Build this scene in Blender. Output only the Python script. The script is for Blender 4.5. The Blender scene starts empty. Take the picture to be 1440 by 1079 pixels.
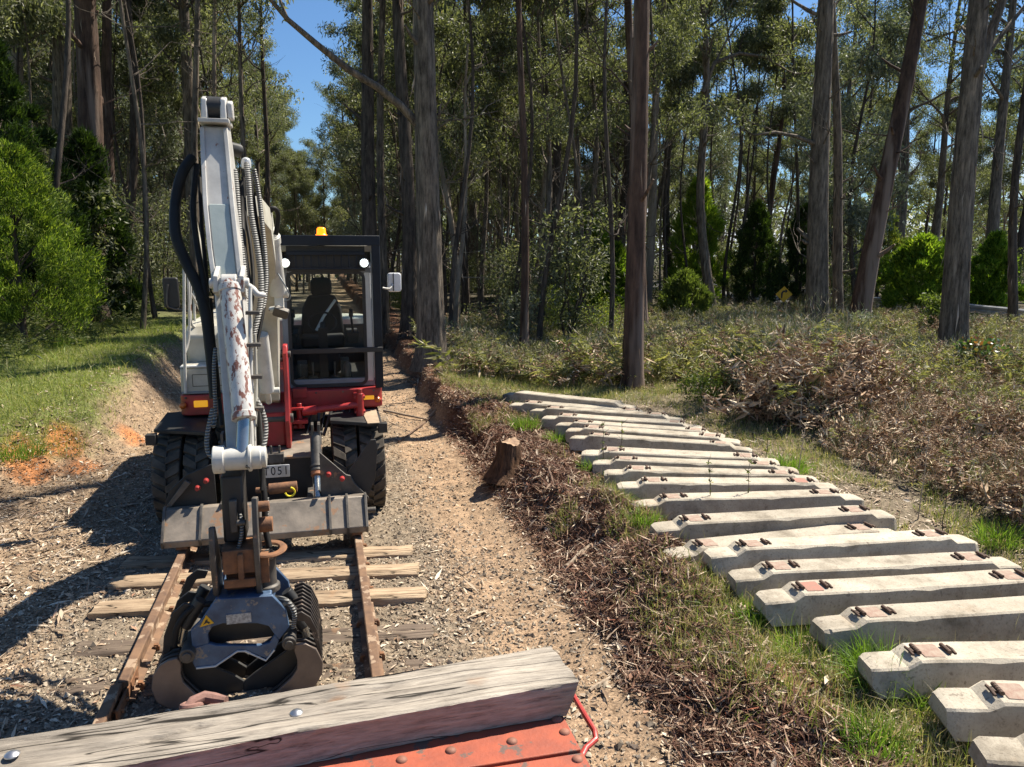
import bpy, math, random
import numpy as np
from mathutils import Vector, Matrix
PI = math.pi
scene = bpy.context.scene
col = scene.collection
rng = np.random.default_rng(11)
random.seed(5)

# ------------------------------------------------------------------ helpers
def tag(o, label=None, cat=None, group=None, kind=None):
    if label: o['label'] = label
    if cat: o['category'] = cat
    if group: o['group'] = group
    if kind: o['kind'] = kind
    return o

def empty(name, loc, label, cat, group=None):
    o = bpy.data.objects.new(name, None)
    o.empty_display_size = 0.2
    o.location = loc
    col.objects.link(o)
    return tag(o, label, cat, group)

def origin_of(o):
    v = Vector((0, 0, 0))
    while o is not None:
        v += o.location
        o = o.parent
    return v

def link_mesh(name, me, material, parent=None, loc=(0, 0, 0)):
    o = bpy.data.objects.new(name, me)
    if material is not None:
        me.materials.append(material)
    o.location = loc
    col.objects.link(o)
    if parent is not None:
        o.parent = parent
    return o

class MB:
    """collects simple shapes and links them as one mesh object"""
    def __init__(s):
        s.v = []; s.f = []
    def add(s, vs, fs):
        n = len(s.v)
        s.v += [tuple(p) for p in vs]
        s.f += [tuple(i + n for i in f) for f in fs]
        return s
    def box(s, x0, x1, y0, y1, z0, z1, M=None, taper=None):
        vs = [Vector((x, y, z)) for z in (z0, z1) for y in (y0, y1) for x in (x0, x1)]
        if M is not None: vs = [M @ v for v in vs]
        return s.add(vs, [(0, 2, 3, 1), (4, 5, 7, 6), (0, 1, 5, 4), (2, 6, 7, 3), (0, 4, 6, 2), (1, 3, 7, 5)])
    def hexa(s, bottom, top):
        return s.add(list(bottom) + list(top), [(3, 2, 1, 0), (4, 5, 6, 7), (0, 1, 5, 4), (1, 2, 6, 5), (2, 3, 7, 6), (3, 0, 4, 7)])
    def cyl(s, p, q, r0, r1=None, n=16, caps=True):
        r1 = r0 if r1 is None else r1
        return s.tube([p, q], [r0, r1], n, caps)
    def tube(s, pts, rad, n=8, caps=True, jit=0.0, rnd=None):
        pts = [Vector(p) for p in pts]
        if not hasattr(rad, '__len__'): rad = [rad] * len(pts)
        m = len(pts); rings = []
        t0 = (pts[1] - pts[0]).normalized()
        a = t0.orthogonal().normalized()
        for i, p in enumerate(pts):
            t = (pts[min(i + 1, m - 1)] - pts[max(i - 1, 0)])
            if t.length < 1e-9: t = t0
            t = t.normalized()
            a = (a - t * a.dot(t))
            a = a.normalized() if a.length > 1e-6 else t.orthogonal().normalized()
            b = t.cross(a)
            ring = []
            for k in range(n):
                w = 2 * PI * k / n
                r = rad[i]
                if jit: r *= 1 + jit * ((rnd or random).random() - .5)
                ring.append(p + (a * math.cos(w) + b * math.sin(w)) * r)
            rings.append(ring)
        vs = [v for r in rings for v in r]; fs = []
        for i in range(m - 1):
            for k in range(n):
                k2 = (k + 1) % n
                fs.append((i * n + k, i * n + k2, (i + 1) * n + k2, (i + 1) * n + k))
        if caps:
            fs.append(tuple(range(n - 1, -1, -1)))
            fs.append(tuple((m - 1) * n + k for k in range(n)))
        return s.add(vs, fs)
    def prism(s, outline, t0, t1, axis='y', M=None):
        """outline: list of 2D points; extruded along axis from t0 to t1"""
        n = len(outline)
        def P(u, v, t):
            if axis == 'y': q = Vector((u, t, v))
            elif axis == 'x': q = Vector((t, u, v))
            else: q = Vector((u, v, t))
            return M @ q if M is not None else q
        vs = [P(u, v, t0) for u, v in outline] + [P(u, v, t1) for u, v in outline]
        fs = [tuple(range(n)), tuple(range(2 * n - 1, n - 1, -1))]
        for i in range(n):
            j = (i + 1) % n
            fs.append((i, n + i, n + j, j))
        return s.add(vs, fs)
    def ring(s, c, axis, R, r, n=24, m=8, squash=1.0):
        c = Vector(c); ax = Vector(axis).normalized(); a = ax.orthogonal().normalized(); b = ax.cross(a)
        vs = []; fs = []
        for i in range(n):
            w = 2 * PI * i / n; d = a * math.cos(w) + b * math.sin(w)
            for k in range(m):
                u = 2 * PI * k / m
                vs.append(c + d * (R + r * math.cos(u)) + ax * (r * squash * math.sin(u)))
        for i in range(n):
            for k in range(m):
                i2 = (i + 1) % n; k2 = (k + 1) % m
                fs.append((i * m + k, i2 * m + k, i2 * m + k2, i * m + k2))
        return s.add(vs, fs)
    def lathe(s, c, axis, prof, n=32):
        """prof: list of (offset along axis, radius)"""
        c = Vector(c); ax = Vector(axis).normalized(); a = ax.orthogonal().normalized(); b = ax.cross(a)
        m = len(prof); vs = []
        for (t, r) in prof:
            for i in range(n):
                w = 2 * PI * i / n
                vs.append(c + ax * t + (a * math.cos(w) + b * math.sin(w)) * r)
        fs = []
        for j in range(m - 1):
            for i in range(n):
                i2 = (i + 1) % n
                fs.append((j * n + i, j * n + i2, (j + 1) * n + i2, (j + 1) * n + i))
        fs.append(tuple(range(n - 1, -1, -1))); fs.append(tuple((m - 1) * n + i for i in range(n)))
        return s.add(vs, fs)
    def mesh(s, name, off=(0, 0, 0), smooth=35):
        import bmesh
        me = bpy.data.meshes.new(name)
        ox, oy, oz = off
        me.from_pydata([(x - ox, y - oy, z - oz) for x, y, z in s.v], [], s.f)
        bm = bmesh.new(); bm.from_mesh(me)
        bmesh.ops.recalc_face_normals(bm, faces=bm.faces)
        bm.to_mesh(me); bm.free()
        if smooth:
            me.shade_smooth(); me.set_sharp_from_angle(angle=math.radians(smooth))
        return me
    def build(s, name, material, parent=None, bevel=0.0, smooth=35, world=True, loc=None):
        off = origin_of(parent) if (parent is not None and world) else (0, 0, 0)
        if parent is None and loc is not None: off = loc
        o = link_mesh(name, s.mesh(name, off, smooth), material, parent, loc if (parent is None and loc is not None) else (0, 0, 0))
        if bevel:
            md = o.modifiers.new('bevel', 'BEVEL'); md.width = bevel; md.segments = 2; md.limit_method = 'ANGLE'; md.angle_limit = math.radians(40)
            md.harden_normals = False
        return o

def quads_mesh(name, V, F, smooth=False):
    """V (n,3) float, F (m,k) int"""
    V = np.ascontiguousarray(V, dtype=np.float32); F = np.ascontiguousarray(F, dtype=np.int32)
    me = bpy.data.meshes.new(name)
    k = F.shape[1]
    me.vertices.add(len(V)); me.vertices.foreach_set('co', V.ravel())
    me.loops.add(F.size); me.loops.foreach_set('vertex_index', F.ravel())
    me.polygons.add(len(F))
    me.polygons.foreach_set('loop_start', np.arange(0, F.size, k, dtype=np.int32))
    me.polygons.foreach_set('use_smooth', np.full(len(F), smooth, dtype=bool))
    me.update(calc_edges=True)
    return me

def unit(a):
    return a / np.maximum(np.linalg.norm(a, axis=1, keepdims=True), 1e-9)

def blades(P, D, L, W, g=None):
    """leaf-like diamonds: base P, direction D, length L, width W"""
    g = g or rng
    n = len(P)
    D = unit(D)
    R = unit(np.cross(D, unit(g.normal(size=(n, 3)))))
    L = np.broadcast_to(L, (n,))[:, None]; W = np.broadcast_to(W, (n,))[:, None]
    N = np.cross(D, R)
    V = np.stack([P, P + D * L * .45 + R * W * .5 + N * L * .06, P + D * L, P + D * L * .45 - R * W * .5 + N * L * .06], 1).reshape(-1, 3)
    F = np.arange(4 * n).reshape(n, 4)
    return V, F

def merge(parts):
    Vs, Fs, o = [], [], 0
    for V, F in parts:
        Vs.append(V); Fs.append(F + o); o += len(V)
    return np.concatenate(Vs), np.concatenate(Fs)

# smooth value noise in numpy
_lat = np.random.default_rng(3).random((256, 256))
def vnoise(x, y):
    xi = np.floor(x).astype(int); yi = np.floor(y).astype(int)
    fx = x - xi; fy = y - yi
    fx = fx * fx * (3 - 2 * fx); fy = fy * fy * (3 - 2 * fy)
    a = _lat[xi & 255, yi & 255]; b = _lat[(xi + 1) & 255, yi & 255]
    c = _lat[xi & 255, (yi + 1) & 255]; d = _lat[(xi + 1) & 255, (yi + 1) & 255]
    return (a * (1 - fx) + b * fx) * (1 - fy) + (c * (1 - fx) + d * fx) * fy - .5
def fbm(x, y, f, o=4, seed=0):
    s = 0; a = 1; t = 0
    for i in range(o):
        s = s + a * vnoise(x * f + 17.3 * (i + seed), y * f + 9.1 * (i + 3 * seed)); t += a; a *= .5; f *= 2.03
    return s / t * 2
def sstep(a, b, x):
    t = np.clip((x - a) / (b - a), 0, 1); return t * t * (3 - 2 * t)

# ------------------------------------------------------------------ materials
def new_mat(name):
    m = bpy.data.materials.new(name); m.use_nodes = True
    nt = m.node_tree; b = nt.nodes['Principled BSDF']
    return m, nt, b
def N(nt, t, **kw):
    n = nt.nodes.new(t)
    for k, v in kw.items():
        if k in n.inputs.keys() if isinstance(k, str) else False: n.inputs[k].default_value = v
        else: setattr(n, k, v)
    return n
def ramp(nt, fac, stops):
    r = nt.nodes.new('ShaderNodeValToRGB')
    e = r.color_ramp.elements
    while len(e) < len(stops): e.new(.5)
    for i, (p, c) in enumerate(stops):
        e[i].position = p; e[i].color = (*c, 1) if len(c) == 3 else c
    nt.links.new(fac, r.inputs[0])
    return r
def noise(nt, scale, detail=5, rough=.55, vec=None, stretch=None):
    n = nt.nodes.new('ShaderNodeTexNoise')
    n.inputs['Scale'].default_value = scale; n.inputs['Detail'].default_value = detail; n.inputs['Roughness'].default_value = rough
    tc = nt.nodes.new('ShaderNodeTexCoord')
    src = tc.outputs['Object'] if vec is None else vec
    if stretch:
        mp = nt.nodes.new('ShaderNodeMapping'); mp.inputs['Scale'].default_value = stretch
        nt.links.new(src, mp.inputs[0]); src = mp.outputs[0]
    nt.links.new(src, n.inputs['Vector'])
    return n
def mixc(nt, fac, a, b, mode='MIX'):
    m = nt.nodes.new('ShaderNodeMix'); m.data_type = 'RGBA'; m.blend_type = mode
    for sock, v in ((m.inputs[0], fac), (m.inputs[6], a), (m.inputs[7], b)):
        if hasattr(v, 'links') or hasattr(v, 'is_output'): nt.links.new(v, sock)
        elif isinstance(v, (int, float)): sock.default_value = v
        else: sock.default_value = (*v, 1)
    return m.outputs[2]
def bump(nt, b, h, strength=.4, dist=.02):
    bp = nt.nodes.new('ShaderNodeBump'); bp.inputs['Strength'].default_value = strength; bp.inputs['Distance'].default_value = dist
    nt.links.new(h, bp.inputs['Height']); nt.links.new(bp.outputs[0], b.inputs['Normal'])
    return bp
def pmat(name, c, c2=None, scale=6, rough=.6, metal=0, bmp=.2, bdist=.004, wear=None, stretch=None, coat=0, spec=.5, rvar=.15):
    """base colour c mottled with c2; wear=(colour, threshold, scale) makes hard-edged worn patches"""
    m, nt, b = new_mat(name)
    c2 = c2 or tuple(x * .7 for x in c)
    n = noise(nt, scale, 6, .6, stretch=stretch)
    r = ramp(nt, n.outputs[0], [(.3, c2), (.65, c)])
    out = r.outputs[0]
    rr = nt.nodes.new('ShaderNodeMapRange'); rr.inputs[3].default_value = max(.05, rough - rvar); rr.inputs[4].default_value = min(1, rough + rvar)
    nt.links.new(n.outputs[0], rr.inputs[0]); nt.links.new(rr.outputs[0], b.inputs['Roughness'])
    b.inputs['Metallic'].default_value = metal
    b.inputs['Specular IOR Level'].default_value = spec
    if wear:
        w = noise(nt, wear[2], 8, .65, stretch=wear[3] if len(wear) > 3 else None)
        f = ramp(nt, w.outputs[0], [(wear[1], (0, 0, 0)), (wear[1] + .025, (1, 1, 1))])
        out = mixc(nt, f.outputs[0], out, wear[0])
        if metal:
            iv = nt.nodes.new('ShaderNodeMath'); iv.operation = 'SUBTRACT'; iv.inputs[0].default_value = metal
            nt.links.new(f.outputs[0], iv.inputs[1]); iv.use_clamp = True; nt.links.new(iv.outputs[0], b.inputs['Metallic'])
    nt.links.new(out, b.inputs['Base Color'])
    if coat: b.inputs['Coat Weight'].default_value = coat
    if bmp:
        n2 = noise(nt, scale * 7, 4, .6, stretch=stretch)
        bump(nt, b, n2.outputs[0], bmp, bdist)
    return m
def leafmat(name, stops, trans=.35, rough=.45, spec=.4):
    m, nt, b = new_mat(name)
    g = nt.nodes.new('ShaderNodeNewGeometry')
    oi = nt.nodes.new('ShaderNodeObjectInfo')
    ad = nt.nodes.new('ShaderNodeMath'); ad.operation = 'MULTIPLY_ADD'; ad.inputs[1].default_value = .78
    mu = nt.nodes.new('ShaderNodeMath'); mu.operation = 'MULTIPLY'; mu.inputs[1].default_value = .22
    nt.links.new(oi.outputs['Random'], mu.inputs[0]); nt.links.new(g.outputs['Random Per Island'], ad.inputs[0]); nt.links.new(mu.outputs[0], ad.inputs[2])
    r = ramp(nt, ad.outputs[0], stops)
    nt.links.new(r.outputs[0], b.inputs['Base Color'])
    b.inputs['Roughness'].default_value = rough; b.inputs['Specular IOR Level'].default_value = spec
    tr = nt.nodes.new('ShaderNodeBsdfTranslucent')
    hs = mixc(nt, .5, r.outputs[0], (.25, .3, .02), 'ADD') if False else r.outputs[0]
    mx = mixc(nt, 1.0, r.outputs[0], (1.25, 1.35, .6), 'MULTIPLY')
    nt.links.new(mx, tr.inputs[0])
    ms = nt.nodes.new('ShaderNodeMixShader'); ms.inputs[0].default_value = trans
    nt.links.new(b.outputs[0], ms.inputs[1]); nt.links.new(tr.outputs[0], ms.inputs[2])
    nt.links.new(ms.outputs[0], nt.nodes['Material Output'].inputs[0])
    return m
def barkmat(name, dark, light, vs=7, streak=None, bstr=.9):
    m, nt, b = new_mat(name)
    n = noise(nt, vs, 9, .72, stretch=(1, 1, .13))
    n2 = noise(nt, 2.6, 6, .7, stretch=(1, 1, .5))
    r = ramp(nt, n.outputs[0], [(.33, dark), (.52, tuple((a + c) / 2 for a, c in zip(dark, light))), (.7, light)])
    r2 = ramp(nt, n2.outputs[0], [(.32, (.42, .40, .38)), (.5, (.95, .93, .9)), (.7, (1.35, 1.28, 1.2))])
    out = mixc(nt, .9, r.outputs[0], r2.outputs[0], 'MULTIPLY')
    if streak:
        n3 = noise(nt, 1.3, 4, .6, stretch=(1.4, 1.4, .12))
        f = ramp(nt, n3.outputs[0], [(.5, (0, 0, 0)), (.6, (1, 1, 1))])
        out = mixc(nt, f.outputs[0], out, streak)
    nt.links.new(out, b.inputs['Base Color'])
    b.inputs['Roughness'].default_value = .85; b.inputs['Specular IOR Level'].default_value = .25
    bump(nt, b, n.outputs[0], bstr, .03)
    return m

# ------------------------------------------------------------------ camera, sun, sky
F_PX = 1083.0
YAW, PIT, CZ = math.radians(13.85), math.radians(9.54), 2.87
cam_d = bpy.data.cameras.new('camera'); cam = bpy.data.objects.new('camera', cam_d); col.objects.link(cam)
cam.location = (0, 0, CZ); cam.rotation_euler = (PI / 2 - PIT, 0, -YAW)
cam_d.sensor_width = 36; cam_d.lens = 36 * F_PX / 1440; cam_d.clip_end = 3000; cam_d.clip_start = .05
scene.camera = cam
_fw = Vector((math.sin(YAW) * math.cos(PIT), math.cos(YAW) * math.cos(PIT), -math.sin(PIT)))
_rt = Vector((math.cos(YAW), -math.sin(YAW), 0)); _up = _rt.cross(_fw)
def _ray(x, y): return _fw + _rt * ((x - 720) / F_PX) - _up * ((y - 539.5) / F_PX)
def atz(x, y, z=0):
    """surveyed point of the place: where the sight line of a photo pixel meets height z"""
    r = _ray(x, y); t = (z - CZ) / r.z; return Vector((r.x * t, r.y * t, z))
def atY(x, y, Y):
    r = _ray(x, y); t = Y / r.y; return Vector((r.x * t, Y, CZ + r.z * t))

SUN = Vector((0.62, 0.27, 1.0)).normalized()
sl = bpy.data.lights.new('sun', 'SUN'); sl.energy = 5.0; sl.angle = math.radians(.53); sl.color = (1, .925, .79)
so = bpy.data.objects.new('sun', sl); col.objects.link(so)
so.rotation_euler = (-SUN).to_track_quat('-Z', 'Y').to_euler(); so.location = SUN * 60
w = bpy.data.worlds.new('World'); scene.world = w; w.use_nodes = True
nt = w.node_tree; bg = nt.nodes['Background']
sky = nt.nodes.new('ShaderNodeTexSky'); sky.sky_type = 'NISHITA'; sky.sun_disc = False
sky.sun_elevation = math.asin(SUN.z); sky.sun_rotation = math.atan2(SUN.x, SUN.y)
sky.air_density = 1.0; sky.dust_density = .4; sky.ozone_density = 2.5
tc = nt.nodes.new('ShaderNodeTexCoord')
cn = nt.nodes.new('ShaderNodeTexNoise'); cn.inputs['Scale'].default_value = 3.2; cn.inputs['Detail'].default_value = 7
mp = nt.nodes.new('ShaderNodeMapping'); mp.inputs['Scale'].default_value = (1, 1, 3.5)
nt.links.new(tc.outputs['Generated'], mp.inputs[0]); nt.links.new(mp.outputs[0], cn.inputs['Vector'])
sx = nt.nodes.new('ShaderNodeSeparateXYZ'); nt.links.new(tc.outputs['Generated'], sx.inputs[0])
low = nt.nodes.new('ShaderNodeMapRange'); low.inputs[1].default_value = .115; low.inputs[2].default_value = .07
nt.links.new(sx.outputs['Z'], low.inputs[0])
cr = ramp(nt, cn.outputs[0], [(.48, (0, 0, 0)), (.6, (1, 1, 1))])
ml = nt.nodes.new('ShaderNodeMath'); ml.operation = 'MULTIPLY'
nt.links.new(cr.outputs[0], ml.inputs[0]); nt.links.new(low.outputs[0], ml.inputs[1])
skc = mixc(nt, 1., sky.outputs[0], (.66, .88, 1.08), 'MULTIPLY')
cm = mixc(nt, ml.outputs[0], skc, (8.5, 8.7, 9.2))
nt.links.new(cm, bg.inputs[0]); bg.inputs[1].default_value = .06
scene.view_settings.view_transform = 'Standard'; scene.view_settings.look = 'None'
scene.view_settings.gamma = 1; scene.view_settings.exposure = 1.05
scene.render.engine = 'CYCLES'
scene.cycles.max_bounces = 5; scene.cycles.transparent_max_bounces = 6
scene.cycles.diffuse_bounces = 3; scene.cycles.transmission_bounces = 4

# ------------------------------------------------------------------ terrain
TC = -0.545     # track centre
def left_toe(y): return -3.9 + 1.5 * sstep(8.5, 14, y) + .18 * vnoise(y * .6, y * 0 + 3.)
def grass_edge(y): return -3.2 - .85 * (1 - sstep(10.5, 11.8, y)) + .25 * sstep(17, 22, y)
def ground(x, y):
    x = np.asarray(x, float); y = np.asarray(y, float)
    # right plateau
    toe = 1.95 + .22 * vnoise(y * .9, y * 0 + 7.7) * 2 + .12 * vnoise(y * 2.7, y * 0 + 2.)
    wdt = .95 - .70 * sstep(7, 11.5, y)
    hr = .17 + .06 * sstep(8, 14, y) - .0 * y
    s = sstep(0, 1, (x - toe) / wdt)
    hump = .20 * np.exp(-((x - toe - .65) / .38) ** 2) * sstep(4.5, 6, y) * (1 - sstep(8.5, 10.5, y))
    right = hr * s + (.24 * sstep(5.8, 9, x) + .10 * sstep(9, 25, x)) + hump * (1 + fbm(x, y, 2.1, 2, 5)) + .20 * sstep(10.5, 13, y) * s * (1 - sstep(2.2, 4.2, x))
    # left bank
    lt = left_toe(y)
    H = .45 + .55 * sstep(9, 16, y)
    left = H * sstep(0, 1, (lt - x) / (1.35 - .30 * sstep(10, 14, y))) + .5 * sstep(6, 14, lt - x)
    z = np.where(x > 0, right, left)
    z = z - .04 * np.exp(-((x - 1.45) / .35) ** 2) - .02
    near = 1 - sstep(30, 60, np.hypot(x, y))
    offtrack = sstep(1.3, 1.9, np.abs(x - TC))
    z = z + near * offtrack * (.05 * fbm(x, y, .8, 3, 1) + .03 * fbm(x, y, 3.5, 3, 2))
    bankz = sstep(1.9, 2.3, x) * (1 - sstep(2.9, 3.4, x)) * (y < 16)
    z = z + bankz * (.07 * fbm(x, y, 3.1, 3, 12) + .03 * fbm(x, y, 8, 2, 14))
    z = z + near * .014 * fbm(x, y, 9, 2, 4)
    z = z + sstep(40, 200, np.hypot(x, y)) * 2.5 * fbm(x, y, .02, 2, 6)
    # old road across to the right
    z = np.where(x > 0, z - .30 * road_mask(x, y), z)
    return z
def road_mask(x, y):
    xr = 25.5 + .03 * (y - 25)
    return (1 - sstep(2.6, 4.2, np.abs(x - xr)))
def gz(x, y): return float(ground(np.array([x]), np.array([y]))[0])

def axis(lo, hi, step, far_lo, far_hi, g=1.06):
    a = list(np.arange(lo, hi, step)); d = step
    while a[-1] < far_hi: d *= g; a.append(a[-1] + d)
    b = []; p = lo; d = step
    while p > far_lo: d *= g; p -= d; b.append(p)
    return np.array(b[::-1] + a)
xs = axis(-5.2, 7.0, .045, -420, 420, 1.05); ys = axis(2.6, 15.5, .05, -60, 520, 1.035)
X, Y = np.meshgrid(xs, ys)
Z = ground(X, Y)
V = np.stack([X, Y, Z], -1).reshape(-1, 3)
nx, ny = len(xs), len(ys)
I = np.arange(nx * ny).reshape(ny, nx)
Fq = np.stack([I[:-1, :-1], I[:-1, 1:], I[1:, 1:], I[1:, :-1]], -1).reshape(-1, 4)
gme = quads_mesh('ground', V, Fq, True)
# low-frequency albedo zones
def zones(x, y):
    c = np.zeros(x.shape + (3,))
    def lay(col, m):
        nonlocal c
        c = c * (1 - m[..., None]) + np.array(col) * m[..., None]
    n1 = fbm(x, y, .9, 4, 8); n2 = fbm(x, y, 2.6, 4, 9)
    lay((.075, .065, .045), np.ones(x.shape))                                  # forest floor
    d = np.abs(x - TC)
    lay((.26, .188, .125), 1 - sstep(3.2, 4.6, d + .6 * n1))                        # bark litter either side
    lay((.225, .18, .132), 1 - sstep(1.3, 1.9, d + .5 * n2))                         # ballast
    lay((.33, .225, .145), np.exp(-((x - 1.45 - .1 * n1) / .42) ** 4) * (.75 + .25 * np.clip(n2, -1, 1)))  # trodden path
    lt = left_toe(y)
    xe = grass_edge(y)
    lay((.13, .15, .05), sstep(-.1, .3, xe - x + .3 * n2) * (1 - sstep(24, 30, y)))          # grass on the left bank
    for (ox, oy, r) in ((-3.75, 10.9, .42), (-3.2, 11.2, .3), (-2.9, 12.6, .3), (-3.6, 11.6, .3)):
        lay((.42, .17, .065), (1 - sstep(.4, 1., np.hypot(x - ox, (y - oy) * .7) / r + .5 * n2)) * .85)
    lay((.15, .078, .048), sstep(1.75, 2.1, x + .15 * n2) * (1 - sstep(2.9, 3.6, x + .4 * n1)))     # dug bank
    lay((.19, .155, .11), sstep(2.9, 3.5, x + .4 * n1) * (1 - sstep(6.0, 7.6, x + .6 * n1)) * (1 - sstep(13.5, 15.5, y)))   # litter among the sleepers
    lay((.12, .12, .055), sstep(2.2, 2.6, x) * sstep(12.4, 13.6, y) * (1 - sstep(18, 22, y)) * (1 - sstep(5, 7, x)))
    lay((.15, .145, .14), road_mask(x, y) * (x > 0))
    return np.clip(c * (1 + .18 * n2[..., None]), 0, 1)
C = zones(X, Y).reshape(-1, 3)
att = gme.color_attributes.new('Zone', 'FLOAT_COLOR', 'POINT')
att.data.foreach_set('color', np.concatenate([C, np.ones((len(C), 1))], 1).astype(np.float32).ravel())
m, nt, b = new_mat('earth and leaf litter')
va = nt.nodes.new('ShaderNodeVertexColor'); va.layer_name = 'Zone'
n1 = noise(nt, 11, 8, .75); n2 = noise(nt, 55, 6, .7)
vo = nt.nodes.new('ShaderNodeTexVoronoi'); vo.inputs['Scale'].default_value = 26; vo.feature = 'F1'
tcc = nt.nodes.new('ShaderNodeTexCoord'); nt.links.new(tcc.outputs['Object'], vo.inputs['Vector'])
r1 = ramp(nt, n1.outputs[0], [(.3, (.45, .42, .4)), (.5, (.95, .95, .95)), (.72, (1.6, 1.55, 1.5))])
r2 = ramp(nt, n2.outputs[0], [(.3, (.45, .42, .4)), (.5, (1, 1, 1)), (.7, (1.6, 1.6, 1.55))])
o1 = mixc(nt, 1., va.outputs[0], r1.outputs[0], 'MULTIPLY'); o2 = mixc(nt, 1., o1, r2.outputs[0], 'MULTIPLY')
nt.links.new(o2, b.inputs['Base Color']); b.inputs['Roughness'].default_value = .95; b.inputs['Specular IOR Level'].default_value = .15
bump(nt, b, n2.outputs[0], .8, .02)
tag(link_mesh('ground', gme, m), 'bare earth, gravel and forest floor of the cutting', kind='structure')

# road behind the trees
rb = MB()
for i in range(40):
    y0, y1 = 8 + i * 1.4, 8 + (i + 1) * 1.4
    xr0, xr1 = 25.5 + .03 * (y0 - 25), 25.5 + .03 * (y1 - 25)
    za = [gz(xr0 - 2.4, y0), gz(xr0 + 2.4, y0), gz(xr1 + 2.4, y1), gz(xr1 - 2.4, y1)]
    rb.add([(xr0 - 2.4, y0, za[0] + .05), (xr0 + 2.4, y0, za[1] + .05), (xr1 + 2.4, y1, za[2] + .05), (xr1 - 2.4, y1, za[3] + .05)], [(0, 1, 2, 3)])
tag(rb.build('road', pmat('old bitumen', (.075, .073, .07), scale=3, rough=.9), None), 'grey road running behind the trees', kind='structure')
# ------------------------------------------------------------------ loose ground cover
def sample(n, x0, x1, y0, y1, wfun, g=None):
    g = g or rng
    out = []; got = 0
    for _ in range(60):
        x = g.uniform(x0, x1, n * 2); y = g.uniform(y0, y1, n * 2)
        k = g.random(n * 2) < wfun(x, y)
        out.append(np.stack([x[k], y[k]], 1)); got += k.sum()
        if got >= n: break
    a = np.concatenate(out)[:n]
    return a[:, 0], a[:, 1]
def fall(x, y, d0=5., p=1.5):
    return np.minimum(1, (d0 / np.maximum(np.hypot(x, y), .1)) ** p)

islmat_cache = {}
def islmat(name, stops, rough=.9, spec=.2, noisy=0):
    m, nt, b = new_mat(name)
    g = nt.nodes.new('ShaderNodeNewGeometry')
    r = ramp(nt, g.outputs['Random Per Island'], stops)
    out = r.outputs[0]
    if noisy:
        n = noise(nt, noisy, 4, .6); r2 = ramp(nt, n.outputs[0], [(.3, (.6, .6, .6)), (.7, (1.3, 1.3, 1.3))])
        out = mixc(nt, 1., out, r2.outputs[0], 'MULTIPLY')
    nt.links.new(out, b.inputs['Base Color'])
    b.inputs['Roughness'].default_value = rough; b.inputs['Specular IOR Level'].default_value = spec
    return m

def stones(n, x, y, s, g, sink=.3):
    O = np.array([[1, 0, 0], [-1, 0, 0], [0, 1, 0], [0, -1, 0], [0, 0, 1], [0, 0, -1.]])
    T = np.array([[0, 2, 4], [2, 1, 4], [1, 3, 4], [3, 0, 4], [2, 0, 5], [1, 2, 5], [3, 1, 5], [0, 3, 5]])
    P = O[None] + g.normal(size=(n, 6, 3)) * .28
    P *= (s * g.uniform(.6, 1.3, n))[:, None, None] * g.uniform(.6, 1.1, (n, 1, 3))
    P[..., 2] *= .75
    a = g.uniform(0, 2 * PI, n); c, sn = np.cos(a), np.sin(a)
    tx = g.normal(size=n) * .4
    X_ = P[..., 0] * c[:, None] - P[..., 1] * sn[:, None]; Y_ = P[..., 0] * sn[:, None] + P[..., 1] * c[:, None]
    Z_ = P[..., 2] + X_ * tx[:, None]
    z = ground(x, y) + s * (.5 - sink)
    V = np.stack([X_ + x[:, None], Y_ + y[:, None], Z_ + z[:, None]], -1).reshape(-1, 3)
    F = (T[None] + 6 * np.arange(n)[:, None, None]).reshape(-1, 3)
    return V, F

# ballast and path gravel
def w_gravel(x, y):
    d = np.abs(x - TC)
    onp = np.exp(-((x - 1.45) / .4) ** 4)
    a = (1 - sstep(1.5, 3.0, d)) * (.45 + .55 * (fbm(x, y, 2.0, 3, 21) > -.05)) + .12 * onp
    a = a + .35 * (x < -1.5) * (1 - sstep(-4.6, -3.6, -x * -1) * 0)
    return np.clip(a * fall(x, y, 5.2, 1.4) * (x < 2.1) * (x > -4.2), 0, 1)
n = 62000; x, y = sample(n, -4.2, 2.2, 3.2, 22, w_gravel)
V, F = stones(len(x), x, y, rng.choice([.007, .011, .017, .026], len(x), p=[.42, .33, .19, .06]), rng)
tag(link_mesh('gravel', quads_mesh('gravel', V, F), islmat('crushed stone', [(0, (.12, .095, .072)), (.35, (.225, .18, .132)), (.7, (.32, .255, .185)), (.93, (.46, .39, .30)), (1, (.30, .19, .115))], noisy=40)),
    'loose crushed stone along the railway track', kind='stuff')

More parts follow.
